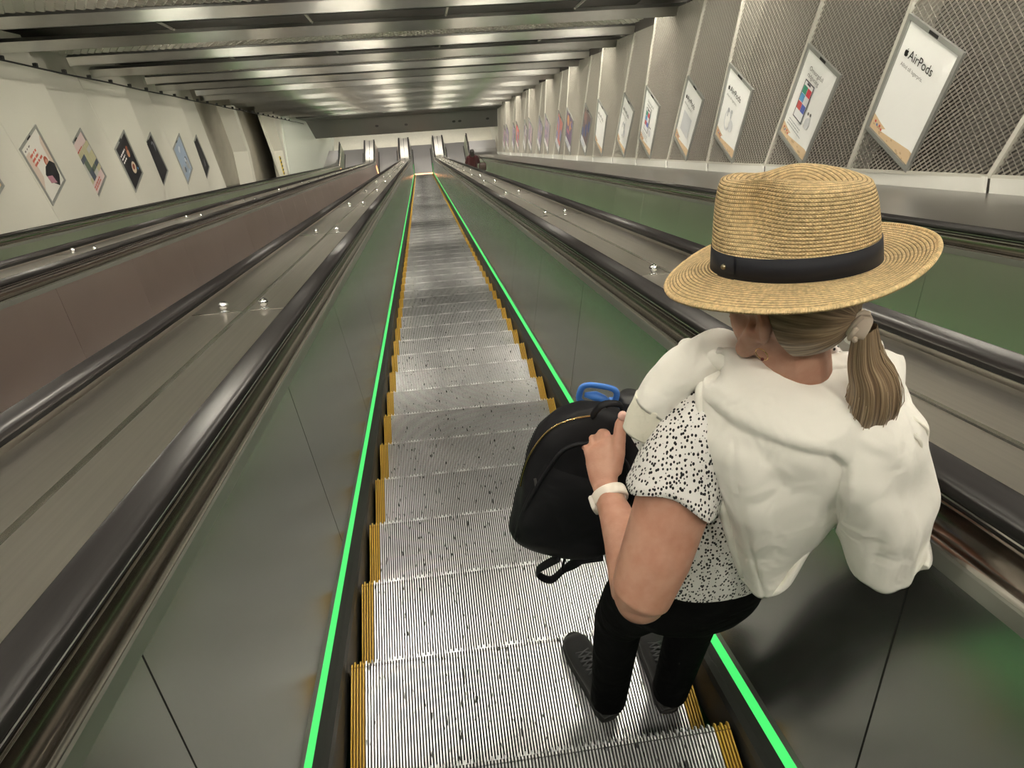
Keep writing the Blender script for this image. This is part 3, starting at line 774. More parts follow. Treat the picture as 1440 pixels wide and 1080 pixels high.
M['sole'] = mat('black_sole', (.009,.009,.009), .7)
M['bagcloth'] = fabric('black_backpack_cloth', (.006,.006,.008), .6, .55, 9, .02, 1100, 0)
M['gold'] = mat('gold', (.75,.50,.22), .25, 1.0)

# dotted blouse
def dotted():
    m = fabric('dotted_blouse', (.80,.78,.76), .8, .3, 16, .008, 500); b = m.node_tree.nodes['Principled BSDF']
    tc = nd(m, 'ShaderNodeTexCoord'); mp = nd(m, 'ShaderNodeMapping'); mp.inputs['Scale'].default_value = (1.15,1,.62); mp.inputs['Rotation'].default_value = (.3,.2,.4); lk(m, tc.outputs['Object'], mp.inputs[0])
    vo = nd(m, 'ShaderNodeTexVoronoi'); vo.inputs['Scale'].default_value = 155; vo.inputs['Randomness'].default_value = .8; lk(m, mp.outputs[0], vo.inputs['Vector'])
    cr = nd(m, 'ShaderNodeValToRGB'); cr.color_ramp.interpolation = 'LINEAR'; e = cr.color_ramp.elements
    e[0].position = .34; e[0].color = (.012,.012,.015,1); e[1].position = .40; e[1].color = (.80,.78,.76,1)
    lk(m, vo.outputs['Distance'], cr.inputs[0]); lk(m, cr.outputs[0], b.inputs['Base Color']); return m
M['dots'] = dotted()

def hand(mb, wrist, palm_end, side, up, fingers, thumb):
    """palm slab plus five separate fingers; side = direction towards the thumb"""
    w = V(*wrist); p = V(*palm_end); sd = V(*side).normalized(); u = V(*up).normalized(); L = (p - w)
    rings = []
    for t, hw, hh in ((-.15,.026,.021),(.1,.029,.019),(.4,.037,.0165),(.75,.041,.0155),(1.0,.040,.013),(1.08,.034,.009)):
        c_ = w + L * t
        rings.append([c_ + sd * hw * math.copysign(abs(math.cos(a_))**.7, math.cos(a_)) + u * hh * math.sin(a_) for a_ in [2*math.pi*k/18 for k in range(18)]])
    mb.loft(rings)
    for i, pts in enumerate(fingers):
        r0 = (.0092,.0097,.0094,.0083)[i]
        mb.tube([V(*q) for q in pts], [r0*1.06, r0, r0*.97, r0*.85, r0*.6][:len(pts)], 12)
        mb_e = V(*pts[-1]); ell(mb, mb_e, (r0*.72,)*3, None, 10, 6)
    mb.tube([V(*q) for q in thumb], [.018,.0165,.0140,.0132,.0098][:len(thumb)], 12); ell(mb, V(*thumb[-1]), (.0098,)*3, None, 10, 6)

# ---- the woman -----------------------------------------------------------
HC = V(.530, 1.552, .600)                     # head centre
TH = math.radians(33)
HF = V(-math.sin(TH), math.cos(TH), -.28).normalized()   # looking down and to the left
HR = V(math.cos(TH), math.sin(TH), 0)         # her right
HU = HR.cross(HF).normalized()
HM = Matrix((HR, HF, HU)).transposed()
def H(x, y, z): return HC + HM @ V(x, y, z)
def body():
    mb = MB()
    torso_rings(mb, [(-.22,.515,1.50,.13,.095),(-.12,.515,1.50,.155,.11),(.0,.52,1.50,.135,.098),(.10,.535,1.505,.125,.095),(.20,.56,1.515,.135,.10),(.30,.585,1.53,.15,.10),(.365,.592,1.535,.145,.085),(.41,.592,1.535,.10,.065),(.44,.585,1.535,.058,.058)])
    mb.tube([(.588,1.53,.40),(.580,1.527,.46),(.555,1.535,.53),(.535,1.55,.58)], [.064,.057,.055,.056], 20)
    # head
    ell(mb, H(0,-.012,.03), (.073,.094,.088), HM, 26, 16)
    ell(mb, H(0,.022,-.03), (.058,.068,.082), HM, 24, 14)
    ell(mb, H(0,.045,-.085), (.03,.03,.022), HM); ell(mb, H(0,.095,-.02), (.011,.018,.012), HM, 12, 8)
    mb.tube([H(0,.083,.022), H(0,.098,-.012)], [.008,.012], 10)
    ell(mb, H(-.036,.078,.028), (.020,.010,.008), HM, 12, 8); ell(mb, H(.036,.078,.028), (.020,.010,.008), HM, 12, 8)
    ell(mb, H(0,.086,-.050), (.022,.008,.008), HM, 12, 8)
    for sd in (-1, 1):
        mb.tube([H(sd*.071,-.012,-.032), H(sd*.079,-.020,-.012), H(sd*.083,-.022,.010), H(sd*.079,-.010,.026), H(sd*.072,.002,.014)], [.007,.008,.0085,.0075,.006], 10)
        ell(mb, H(sd*.074,-.012,-.006), (.007,.012,.024), HM, 10, 8)
        mb.tube([H(sd*.066,.0,-.015), H(sd*.05,.035,-.075), H(0,.055,-.098)], [.018,.016,.014], 10)
    # left arm
    mb.tube([(.46,1.54,.345),(.425,1.515,.30),(.392,1.457,.222),(.354,1.395,.140),(.325,1.355,.078),(.318,1.362,.058)], [.068,.069,.068,.065,.057,.048], 24)
    ell(mb, V(.325,1.350,.066), (.048,.046,.048)); ell(mb, V(.308,1.340,.050), (.018,.018,.018))
    mb.tube([(.318,1.358,.066),(.322,1.410,.074),(.324,1.470,.072),(.322,1.54,.060),(.318,1.60,.050),(.318,1.612,.052)], [.046,.0475,.0425,.034,.0275,.027], 22)
    hand(mb, (.318,1.605,.052), (.322,1.690,.092), (.75,.10,.45), (-.45,-.35,.80),
         [[(.337,1.682,.096),(.338,1.712,.102),(.336,1.735,.083),(.343,1.735,.060),(.340,1.722,.048)],
          [(.327,1.688,.092),(.331,1.722,.095),(.328,1.742,.072),(.322,1.738,.046),(.320,1.724,.036)],
          [(.309,1.688,.083),(.311,1.718,.084),(.308,1.735,.062),(.302,1.730,.038),(.300,1.716,.030)],
          [(.294,1.680,.074),(.294,1.704,.072),(.291,1.718,.052),(.287,1.712,.034),(.286,1.702,.028)]],
         [(.338,1.632,.070),(.351,1.660,.098),(.358,1.686,.122),(.364,1.706,.138),(.369,1.715,.146)])
    # right arm, hand on the handrail
    mb.tube([(.715,1.53,.345),(.755,1.525,.29),(.765,1.515,.20),(.772,1.52,.145)], [.060,.056,.050,.044], 20)
    mb.tube([(.772,1.518,.150),(.815,1.57,.160),(.870,1.62,.160),(.890,1.66,.155)], [.044,.042,.032,.026], 18)
    z0 = .150
    hand(mb, (.890,1.655,.158), (.915,1.735,.104), (-.95,.25,0), (0,.5,.86),
         [[(.895,1.733,.108),(.893,1.765,.088),(.884,1.785,.066),(.878,1.792,.052)],
          [(.911,1.736,.107),(.912,1.772,.086),(.905,1.795,.062),(.902,1.803,.050)],
          [(.927,1.734,.105),(.930,1.768,.085),(.926,1.790,.062),(.924,1.797,.052)],
          [(.942,1.726,.104),(.947,1.752,.088),(.946,1.770,.070),(.945,1.777,.062)]],
         [(.880,1.675,.145),(.866,1.700,.120),(.858,1.722,.098),(.852,1.738,.080)])
    # legs inside the trousers
    for hx, kx, ax, fx in ((.44,.405,.392,-.028),(.59,.60,.584,.0)):
        mb.tube([(hx,1.50,-.18),(kx,1.55,-.50),(ax,1.515,-.80),(ax,1.495,-.93)], [.066,.042,.032,.026], 16)
        mb.tube([(ax,1.495,-.955),(ax+fx*.5,1.56,-.965),(ax+fx,1.64,-.972)], [.028,.026,.018], 14)
    return mb
woman = fuse('person', body(), M['skin'], .0042, None, 2)
tag(woman, 'person in straw hat, white sweatshirt on the shoulders and black trousers, holding a black backpack', 'person')
for sd in (-1, 1):
    mb = MB(); ell(mb, H(sd*.032,.083,.014), (.012,.009,.008), HM, 14, 8); mb.build('eye', ink('eye_white', (.8,.8,.78), .2), woman, True)
mb = MB()
ell(mb, V(.3675,1.7130,.1555), (.0065,.0075,.003), Matrix.Rotation(.9, 3, 'X'), 12, 6)
mb.build('thumbnail', ink('nail', (.72,.45,.38), .25), woman, True)

# blouse
mb = MB()
torso_rings(mb, [(-.068,.520,1.492,.146,.110),(-.05,.522,1.493,.146,.110),(.0,.527,1.497,.146,.108),(.10,.540,1.505,.138,.106),(.20,.562,1.515,.148,.110),(.30,.586,1.53,.162,.110),(.37,.592,1.535,.152,.095),(.42,.592,1.533,.11,.074),(.455,.588,1.530,.075,.066)], 40, .85, cap=False)
mb.build('blouse', M['dots'], woman, True); bl = woman.children[-1]
so = bl.modifiers.new('solid', 'SOLIDIFY'); so.thickness = .004; so.offset = 1
# flared left sleeve with a loose pleated rim
mb = MB(); rings = []
ax = [(.505,1.542,.375,.062),(.468,1.535,.368,.076),(.435,1.518,.330,.080),(.410,1.487,.275,.084),(.395,1.466,.243,.086),(.390,1.458,.232,.087)]
for i, (x, y, z, r) in enumerate(ax):
    p = V(x, y, z); a_ = V(*ax[max(0,i-1)][:3]); b_ = V(*ax[min(len(ax)-1,i+1)][:3]); t = (b_ - a_).normalized()
    u = t.cross(V(0,0,1)).normalized(); v_ = t.cross(u); rg = []
    for k in range(48):
        q = 2*math.pi*k/48; rr = r * (1 + (.05 * max(0, i-2)/3) * math.sin(q*5 + .6)) 
        rg.append(p + u*math.cos(q)*rr + v_*math.sin(q)*rr*.86 - t * .012 * (i >= 4) * math.sin(q*3))
    rings.append(rg)
mb.loft(rings, False); sl = mb.build('sleeve', M['dots'], woman, True); so = sl.modifiers.new('solid', 'SOLIDIFY'); so.thickness = .003
# small pointed blouse flap in front of the shoulder and collar tips
mb = MB(); mb.add([(.43,1.62,.33),(.375,1.60,.30),(.338,1.575,.262),(.352,1.54,.25),(.40,1.56,.275)], [(0,1,2,3,4)]); o = mb.build('blouse_flap', M['dots'], woman, True); so = o.modifiers.new('solid', 'SOLIDIFY'); so.thickness = .004
mb = MB(); rings = []
for r, z in ((.066,.446),(.069,.462),(.076,.472),(.084,.460)):
    rings.append([(.583 + r*math.cos(q), 1.531 + r*1.0*math.sin(q), z + .016*math.cos(q - .9)) for q in [2*math.pi*k/32 for k in range(32)]])
mb.loft(rings, False); mb.build('blouse_collar', M['dots'], woman, True)

# trousers
mb = MB()
torso_rings(mb, [(-.26,.515,1.498,.150,.112),(-.20,.513,1.497,.165,.122),(-.12,.515,1.496,.160,.118),(-.04,.520,1.495,.145,.108)])
mb.tube([(.438,1.500,-.20),(.415,1.535,-.36),(.402,1.565,-.52),(.398,1.535,-.68),(.398,1.505,-.85),(.396,1.495,-.925)], [.094,.082,.066,.060,.055,.055], 24)
mb.tube([(.592,1.495,-.20),(.598,1.525,-.36),(.602,1.550,-.52),(.595,1.525,-.68),(.588,1.500,-.85),(.586,1.492,-.925)], [.094,.082,.066,.060,.055,.055], 24)
fuse('trousers', mb, M['trouser'], .009, woman, 4)
# shoes
def shoe(heel, toe):
    h = V(*heel); t = V(*toe); d = (t - h).normalized(); s_ = V(-d.y, d.x, 0); L = (t - h).length; up = V(0,0,1); zb = FZ + .001
    def ring(f, hw, zlo, zhi, e=.8): 
        c_ = h + d * (L * f); return [V(c_.x, c_.y, 0) + s_ * (hw*math.copysign(abs(math.cos(q))**e, math.cos(q))) + up * ((zlo+zhi)/2 + (zhi-zlo)/2*math.copysign(abs(math.sin(q))**e, math.sin(q))) for q in [2*math.pi*k/24 for k in range(24)]]
    mb = MB(); mb.loft([ring(f, w, zb + zz, zb + .030 + zz*.3, .45) for f, w, zz in ((0.,.014,.010),(.02,.028,.002),(.12,.036,0),(.35,.038,.0),(.55,.044,.0),(.75,.049,.0),(.90,.043,.002),(.97,.028,.006),(1.0,.012,.012))])
    root = mb.build('shoe', M['sole'], woman, True)
    mb = MB(); mb.loft([ring(f, w, zb + .020, zb + z1, .9) for f, w, z1 in ((.02,.022,.075),(.06,.031,.105),(.18,.034,.112),(.32,.035,.108),(.48,.039,.090),(.62,.043,.074),(.78,.045,.060),(.90,.039,.050),(.965,.024,.040))])
    mb.build('upper', M['shoe'], root, True)
    mb = MB()
    for k in range(5):
        f = .42 + .062*k; z = zb + .106 - .0095*k - .004; c_ = h + d*(L*f)
        for q in (-1, 1):
            mb.tube([V(c_.x,c_.y,z) + s_*.022*q, V(c_.x,c_.y,z+.010) + d*.008, V(c_.x,c_.y,z-.002) - s_*.022*q + d*.016], .0028, 6)
    mb.build('laces', mat('shoe_laces', (.05,.05,.055), .6), root, True)
shoe((.402,1.452,0), (.332,1.732,0)); shoe((.584,1.448,0), (.586,1.728,0))

# wrist watch
mb = MB(); c_ = V(.3215,1.585,.0525); t = V(-.02,.30,-.0).normalized(); u = V(.75,.05,.45).normalized(); v_ = t.cross(u).normalized()
def band(off, r): return [c_ + t*off + u*math.cos(q)*r*1.10 + v_*math.sin(q)*r*.93 for q in [2*math.pi*k/32 for k in range(32)]]
mb.loft([band(-.0125,.0300),(band(-.0125,.0335)),band(-.009,.0348),band(.009,.0348),band(.0125,.0335),band(.0125,.0300)], False)
wt = mb.build('wristwatch', ink('watch_band', (.74,.68,.60), .5), woman, True)
mb = MB(); rr = V(-.72,-.12,-.35).normalized(); e1 = t; e2 = rr.cross(e1).normalized(); fc = c_ + rr*.036
rings = []
for h_, s_ in ((-.004,.95),(.003,1.0),(.006,.9)):
    rings.append([fc + rr*h_ + e1*(.019*s_*math.copysign(abs(math.cos(q))**.5, math.cos(q))) + e2*(.017*s_*math.copysign(abs(math.sin(q))**.5, math.sin(q))) for q in [2*math.pi*k/24 for k in range(24)]])
mb.loft(rings); mb.build('watch_case', ink('watch_case', (.70,.66,.60), .3), wt, True)

# earring
mb = MB(); ec = H(-.080,-.016,-.048); e1 = HM @ V(0,1,0); e2 = HM @ V(-.2,0,1)
mb.tube([ec + e1*.0105*math.cos(2*math.pi*k/24) + e2*.0105*math.sin(2*math.pi*k/24) for k in range(25)], .0008, 6)
er = mb.build('earring', M['gold'], woman, True)
mb = MB(); ell(mb, ec - e2*.0105, (.0028,.0028,.0028), None, 10, 6); mb.build('earring_bead', ink('bead', (.12,.03,.03), .2), er, True)

# hair: cap under the hat, gathered to the back, and a ponytail
def hair_mat():
    m = mat('ash_blonde_hair', (.30,.22,.14), .42, spec=.5); b = m.node_tree.nodes['Principled BSDF']
    uv = nd(m, 'ShaderNodeUVMap'); uv.uv_map = 'UVMap'; mp = nd(m, 'ShaderNodeMapping'); mp.inputs['Scale'].default_value = (70, 1.3, 1); lk(m, uv.outputs[0], mp.inputs[0])
    n = nd(m, 'ShaderNodeTexNoise'); n.inputs['Scale'].default_value = 1.0; n.inputs['Detail'].default_value = 4; n.inputs['Distortion'].default_value = .3; lk(m, mp.outputs[0], n.inputs['Vector'])
    cr = nd(m, 'ShaderNodeValToRGB'); e = cr.color_ramp.elements; e[0].position = .32; e[0].color = (.095,.060,.035,1); e[1].position = .72; e[1].color = (.48,.36,.235,1)
    x = cr.color_ramp.elements.new(.5); x.color = (.22,.150,.088,1); lk(m, n.outputs['Fac'], cr.inputs[0]); lk(m, cr.outputs[0], b.inputs['Base Color'])
    bp = nd(m, 'ShaderNodeBump'); bp.inputs['Strength'].default_value = .7; bp.inputs['Distance'].default_value = .003; lk(m, n.outputs['Fac'], bp.inputs['Height']); lk(m, bp.outputs[0], b.inputs['Normal'])
    return m
M['hair'] = hair_mat()
def grid_obj(name, P, m, parent, closed_u=True, uv=None):
    """P[j][i] grid (j along, i around) with UVs"""
    nj, ni = len(P), len(P[0]); vs = [tuple(p) for r in P for p in r]; fs = []; uvs = []
    for j in range(nj - 1):
        for i in range(ni if closed_u else ni - 1):
            k = (i + 1) % ni; fs.append((j*ni + i, j*ni + k, (j+1)*ni + k, (j+1)*ni + i))
            f = uv or (lambda i, j: (i/ni, j/(nj-1)))
            uvs += [f(i, j), f(i+1, j), f(i+1, j+1), f(i, j+1)]
    me = bpy.data.meshes.new(name); me.from_pydata(vs, [], fs); me.materials.append(m)
    ul = me.uv_layers.new(name='UVMap'); ul.data.foreach_set('uv', [c_ for t_ in uvs for c_ in t_])
    me.polygons.foreach_set('use_smooth', [True]*len(fs)); me.update()
    return link(bpy.data.objects.new(name, me), parent)
KNOT = H(.012,-.108,-.012)
P = []; pole = V(.10,-1,-.12).normalized(); e1 = V(1,.1,0).normalized(); e1 = (e1 - pole*e1.dot(pole)).normalized(); e2 = e1.cross(pole); e2 = e2 if e2.z > 0 else -e2
for j in range(22):
    row = []
    for i in range(64):
        q = 2*math.pi*i/64; up_ = math.sin(q); sd_ = abs(math.cos(q))
        pm = math.radians(86 + 22*max(0, up_) - 24*max(0, -up_)); ph = pm * (.06 + .94*j/21)
        d = pole*math.cos(ph) + (e1*math.cos(q) + e2*math.sin(q))*math.sin(ph)
        rr_ = 1 + .010*math.sin(q*13) * math.sin(ph)
        row.append(HC + HM @ V(d.x*.0815*rr_, -.010 + d.y*.102*rr_, .018 + d.z*.101*rr_))
    P.append(row)
grid_obj('hair', P, M['hair'], woman)
# knot and ponytail
mb = MB(); mb.tube([KNOT - HM @ V(0,-.012,0), KNOT, KNOT + HM @ V(.006,-.014,-.006)], [.020,.019,.017], 16)
tie = mb.build('hair_tie', ink('hair_tie', (.52,.44,.36), .8), woman, True)
mb = MB()
for q in range(5): 
    a_ = q*.9; c_ = KNOT + HM @ V(0,-.004,0); mb.tube([c_ + HM @ V(.021*math.cos(a_+k*.5), -.006+.004*k, .021*math.sin(a_+k*.5)) for k in range(4)], .004, 6)
mb.build('tie_fold', ink('hair_tie', (.52,.44,.36), .8), tie, True)
pc = [KNOT + HM @ V(.004,-.012,-.002), V(.628,1.452,.560), V(.648,1.436,.520), V(.660,1.430,.475), V(.668,1.434,.430), V(.672,1.442,.390), V(.672,1.448,.368)]
pr_ = [.016,.026,.036,.040,.036,.021,.004]
def catmull(pts, n):
    out = []
    for s_ in range(len(pts) - 1):
        p0 = pts[max(0,s_-1)]; p1 = pts[s_]; p2 = pts[s_+1]; p3 = pts[min(len(pts)-1,s_+2)]
        for k in range(n):
            t = k/n; out.append(.5*((2*p1) + (p2-p0)*t + (2*p0-5*p1+4*p2-p3)*t*t + (3*p1-p0-3*p2+p3)*t**3))
    out.append(pts[-1]); return out
cc = catmull(pc, 6); rr = catmull([V(r,0,0) for r in pr_], 6); P = []
side = V(.82,.10,.10).normalized()
for i, (p, r) in enumerate(zip(cc, rr)):
    a_ = cc[max(0,i-1)]; b_ = cc[min(len(cc)-1,i+1)]; t = (b_-a_).normalized(); u = (side - t*side.dot(t)).normalized(); v_ = t.cross(u)
    f = i/(len(cc)-1)
    P.append([p + (u*math.cos(q)*(1.0) + v_*math.sin(q)*.72) * max(.001, r.x) * (1 + .05*math.sin(q*9 + f*2) + .04*math.sin(q*4 - f*3)) for q in [2*math.pi*k/64 for k in range(64)]])
pt = grid_obj('ponytail', P, M['hair'], woman)
mb = MB(); r_ = random.Random(3)
for k in range(26):
    q = r_.random()*6.28; i0 = r_.randrange(4, 16); pts = []
    for i in range(i0, min(i0 + 16, len(cc) - 1), 3):
        p = cc[i]; a_ = cc[i-1]; b_ = cc[i+1]; t = (b_-a_).normalized(); u = (side - t*side.dot(t)).normalized(); v_ = t.cross(u)
        k2 = 1.05 + .012*(i - i0)*r_.random(); pts.append(p + (u*math.cos(q) + v_*math.sin(q)*.72)*rr[i].x*k2)
    if len(pts) > 2: mb.tube(pts, .0006, 4)
mb.build('loose_strands', ink('strand', (.38,.28,.18), .4), pt, True)

# ---- straw hat
def straw():
    m = mat('woven_straw', (.60,.43,.22), .62, spec=.3); b = m.node_tree.nodes['Principled BSDF']
    uv = nd(m, 'ShaderNodeUVMap'); uv.uv_map = 'UVMap'; sp = nd(m, 'ShaderNodeSeparateXYZ'); lk(m, uv.outputs[0], sp.inputs[0])
    def math_(op, a, b_=None, c_=None):
        n = nd(m, 'ShaderNodeMath', operation=op)
        for i, x in enumerate((a, b_, c_)):
            if x is None: continue
            if isinstance(x, (int, float)): n.inputs[i].default_value = x
            else: lk(m, x, n.inputs[i])
        return n.outputs[0]
    row = math_('MULTIPLY', sp.outputs['Y'], 1/.0050)       # one braid row every 5.2 mm
    fr = math_('FRACT', row); ctr = math_('ABSOLUTE', math_('SUBTRACT', fr, .5))     # 0 centre .. .5 groove
    prof = math_('SUBTRACT', 1.0, math_('POWER', math_('MULTIPLY', ctr, 2.0), 3.0))
    # chevron plait
    ch = math_('SINE', math_('ADD', math_('MULTIPLY', sp.outputs['X'], 2*math.pi/.0042), math_('MULTIPLY', ctr, 9.0)))
    hgt = math_('ADD', prof, math_('MULTIPLY', ch, .22))
    bp = nd(m, 'ShaderNodeBump'); bp.inputs['Strength'].default_value = .9; bp.inputs['Distance'].default_value = .0026; lk(m, hgt, bp.inputs['Height']); lk(m, bp.outputs[0], b.inputs['Normal'])
    cr = nd(m, 'ShaderNodeValToRGB'); e = cr.color_ramp.elements; e[0].position = .0; e[0].color = (.10,.045,.014,1); e[1].position = .60; e[1].color = (.76,.56,.30,1)
    lk(m, prof, cr.inputs[0])
    tc = nd(m, 'ShaderNodeTexCoord'); n = nd(m, 'ShaderNodeTexNoise'); n.inputs['Scale'].default_value = 160; n.inputs['Detail'].default_value = 3; lk(m, tc.outputs['Object'], n.inputs['Vector'])
    mr = nd(m, 'ShaderNodeMapRange'); mr.inputs['From Min'].default_value = .3; mr.inputs['From Max'].default_value = .7; mr.inputs['To Min'].default_value = .78; mr.inputs['To Max'].default_value = 1.22; lk(m, n.outputs['Fac'], mr.inputs['Value'])
    vm = nd(m, 'ShaderNodeVectorMath', operation='SCALE'); lk(m, cr.outputs[0], vm.inputs[0]); lk(m, mr.outputs[0], vm.inputs['Scale']); lk(m, vm.outputs[0], b.inputs['Base Color'])
    return m
M['straw'] = straw()
HATC = V(.522, 1.553, .672); HA = V(-.095, .405, .909).normalized()
hf = V(-math.sin(math.radians(62)), math.cos(math.radians(62)), 0); hf = (hf - HA*hf.dot(HA)).normalized(); hr = hf.cross(HA)
HATM = Matrix((hr, hf, HA)).transposed()
CA, CB, CH = .098, .115, .137
def hat_pt(q, part, t):
    """q angle (0 = right, 90 deg = front); part wall/top/brim"""
    c_, s_ = math.cos(q), math.sin(q)
    def oval(a, b): return V(a*c_, b*s_, 0)
    def shape(x, y, z, hz):
        # teardrop dent on top, front pinches
        z -= hz * .062 * math.exp(-((x/.040)**2 + ((y-.004)/.085)**2)) 
        z += .010 * (y/.1) * (z/.12)
        for sd in (-1, 1):
            g = math.exp(-(((x - sd*.084)/.045)**2 + ((y-.050)/.034)**2 + ((z-.112)/.060)**2)); x -= sd*.058*g; z -= .008*g
        return V(x, y, z)
    if part == 'wall':
        k = 1 - .07*t - .06*t**5; p = oval(CA*k, CB*k*(1 - .02*t)); return shape(p.x, p.y, CH*t*.88, 0 if t < .8 else (t-.8)/.2*.15)
    if part == 'top':      # t 0 rim .. 1 centre
        r = 1 - t; k = .87*r; z = CH*(.88 + .135*(1 - r**3.2)); p = oval(CA*k, CB*k*.98); return shape(p.x, p.y, z, min(1, .15 + 1.2*t))
    if part == 'brim':     # t 0 crown .. 1 edge
        a = CA + (.170 - CA)*t; b = CB + (.183 - CB)*t
        z = -.012*t*t*max(0, s_)*1.6 + .018*t*t*max(0, -s_) + .010*t**2.2*(max(0, c_)**2) - .012*t**2*max(0, -c_)**1.5 + .004*math.sin(3*q)*t
        return V(a*c_, b*s_, z + .002)
def hat_surface(spec, nu=180, off=0):
    rows = []; vacc = 0; prev = None; vs_ = []
    for part, t in spec:
        row = [HATC + HATM @ hat_pt(2*math.pi*i/nu, part, t) for i in range(nu)]
        if prev is not None: vacc += sum((row[i]-prev[i]).length for i in range(0, nu, 10)) / len(range(0, nu, 10))
        rows.append(row); vs_.append(vacc); prev = row
    return rows, vs_
def hat_part(name, spec, parent, m, th):
    rows, vs_ = hat_surface(spec); nu = len(rows[0])
    o = grid_obj(name, rows, m, parent, True, lambda i, j: (i/nu*.70, vs_[j]))
    so = o.modifiers.new('solid', 'SOLIDIFY'); so.thickness = th; so.offset = 0; return o
hat = hat_part('hat', [('wall', k/14) for k in range(15)] + [('top', k/24) for k in range(1, 24)] + [('top', .995)], woman, M['straw'], .003)
brim = hat_part('brim', [('brim', k/14) for k in range(15)], hat, M['straw'], .003)
mb = MB(); mb.tube([HATC + HATM @ hat_pt(2*math.pi*k/120, 'brim', 1.0) for k in range(121)], .0034, 8, False)
rows = [[HATC + HATM @ (hat_pt(2*math.pi*k/160, 'brim', 1.0) + V(0,0,0)) + (HATM @ V(.0036*math.cos(a_)*math.cos(2*math.pi*k/160), .0036*math.cos(a_)*math.sin(2*math.pi*k/160), .0036*math.sin(a_))) for k in range(160)] for a_ in [2*math.pi*j/8 for j in range(9)]]
grid_obj('brim_edge', rows, M['straw'], hat, True, lambda i, j: (i/160*1.2, j*.0006+.0015))
# band
rows = []
for z, k in ((.003,1.012),(.003,1.022),(.036,.998),(.036,.985)):
    rows.append([HATC + HATM @ V(CA*k*math.cos(q), CB*k*math.sin(q), z) for q in [2*math.pi*i/120 for i in range(120)]])
mb = MB(); mb.loft([[tuple(p) for p in r] for r in rows], False)
bd = mb.build('hat_band', fabric('black_ribbon', (.010,.011,.016), .6, .1, 20, .002, 900, .05), hat, True)
def band_patch(q0, q1, z0, z1, k, name, m, parent):
    mb = MB(); n = 10; rr_ = []
    for kk_, zz in ((k, z0), (k+.02, z0), (k-.012+.02, z1), (k-.012, z1)):
        rr_.append([HATC + HATM @ V(CA*kk_*math.cos(q0+(q1-q0)*i/n), CB*kk_*math.sin(q0+(q1-q0)*i/n), zz) for i in range(n+1)])
    mb.loft(rr_, False, 0, False); return mb.build(name, m, parent, True)
QB = math.radians(130)
tab = band_patch(QB-.16, QB+.16, .002, .037, 1.018, 'band_tab', fabric('black_ribbon_tab', (.014,.015,.02), .6, .1, 20, .002, 900, .05), bd)
mb = MB(); pc_ = HATC + HATM @ V(CA*1.045*math.cos(QB), CB*1.045*math.sin(QB), .020); ell(mb, pc_, (.0042,.0042,.0042), None, 16, 10); mb.build('stud', mat('brass_stud', (.35,.30,.22), .3, 1.0), bd, True)

# ---- sweatshirt over the shoulders
NET = [[(.452,1.585,.452),(.480,1.560,.474),(.532,1.538,.480),(.590,1.527,.480),(.650,1.524,.478),(.700,1.538,.472),(.742,1.545,.455),(.760,1.550,.430)],
[(.425,1.535,.424),(.454,1.475,.452),(.502,1.449,.456),(.556,1.438,.456),(.615,1.437,.456),(.669,1.446,.451),(.715,1.462,.446),(.772,1.490,.412)],
[(.432,1.478,.357),(.454,1.419,.396),(.502,1.398,.406),(.553,1.392,.406),(.611,1.391,.406),(.659,1.391,.406),(.713,1.406,.396),(.784,1.440,.355)],
[(.457,1.426,.266),(.476,1.387,.306),(.519,1.368,.326),(.574,1.368,.326),(.623,1.361,.336),(.671,1.359,.336),(.733,1.367,.316),(.806,1.402,.275)],
[(.498,1.398,.146),(.514,1.366,.176),(.557,1.354,.196),(.605,1.372,.226),(.664,1.380,.246),(.704,1.343,.236),(.762,1.337,.216),(.822,1.362,.205)],
[(.546,1.388,.026),(.579,1.358,.006),(.615,1.354,.036),(.651,1.385,.117),(.694,1.392,.186),(.746,1.334,.117),(.792,1.316,.108),(.820,1.332,.145)]]
def crv(c, t):
    n = len(c) - 1; t = min(max(t, 0), 1) * n; i = min(int(t), n - 1); f = t - i
    p0 = c[max(0,i-1)]; p1 = c[i]; p2 = c[i+1]; p3 = c[min(n,i+2)]
    return .5*((2*p1) + (p2-p0)*f + (2*p0-5*p1+4*p2-p3)*f*f + (3*p1-p0-3*p2+p3)*f**3)
NETV = [[V(*p) for p in r] for r in NET]
def cape(u, v): return crv([crv(r, u) for r in NETV], v)
nU, nV = 84, 64; P = []
def cape_n(u, v):
    e = .01; a_ = cape(min(1,u+e), v) - cape(max(0,u-e), v); b_ = cape(u, min(1,v+e)) - cape(u, max(0,v-e)); n = a_.cross(b_); n.normalize()
    return n if n.y < 0 else -n
def sstep(a, b, x): t = min(max((x-a)/(b-a), 0), 1); return t*t*(3-2*t)
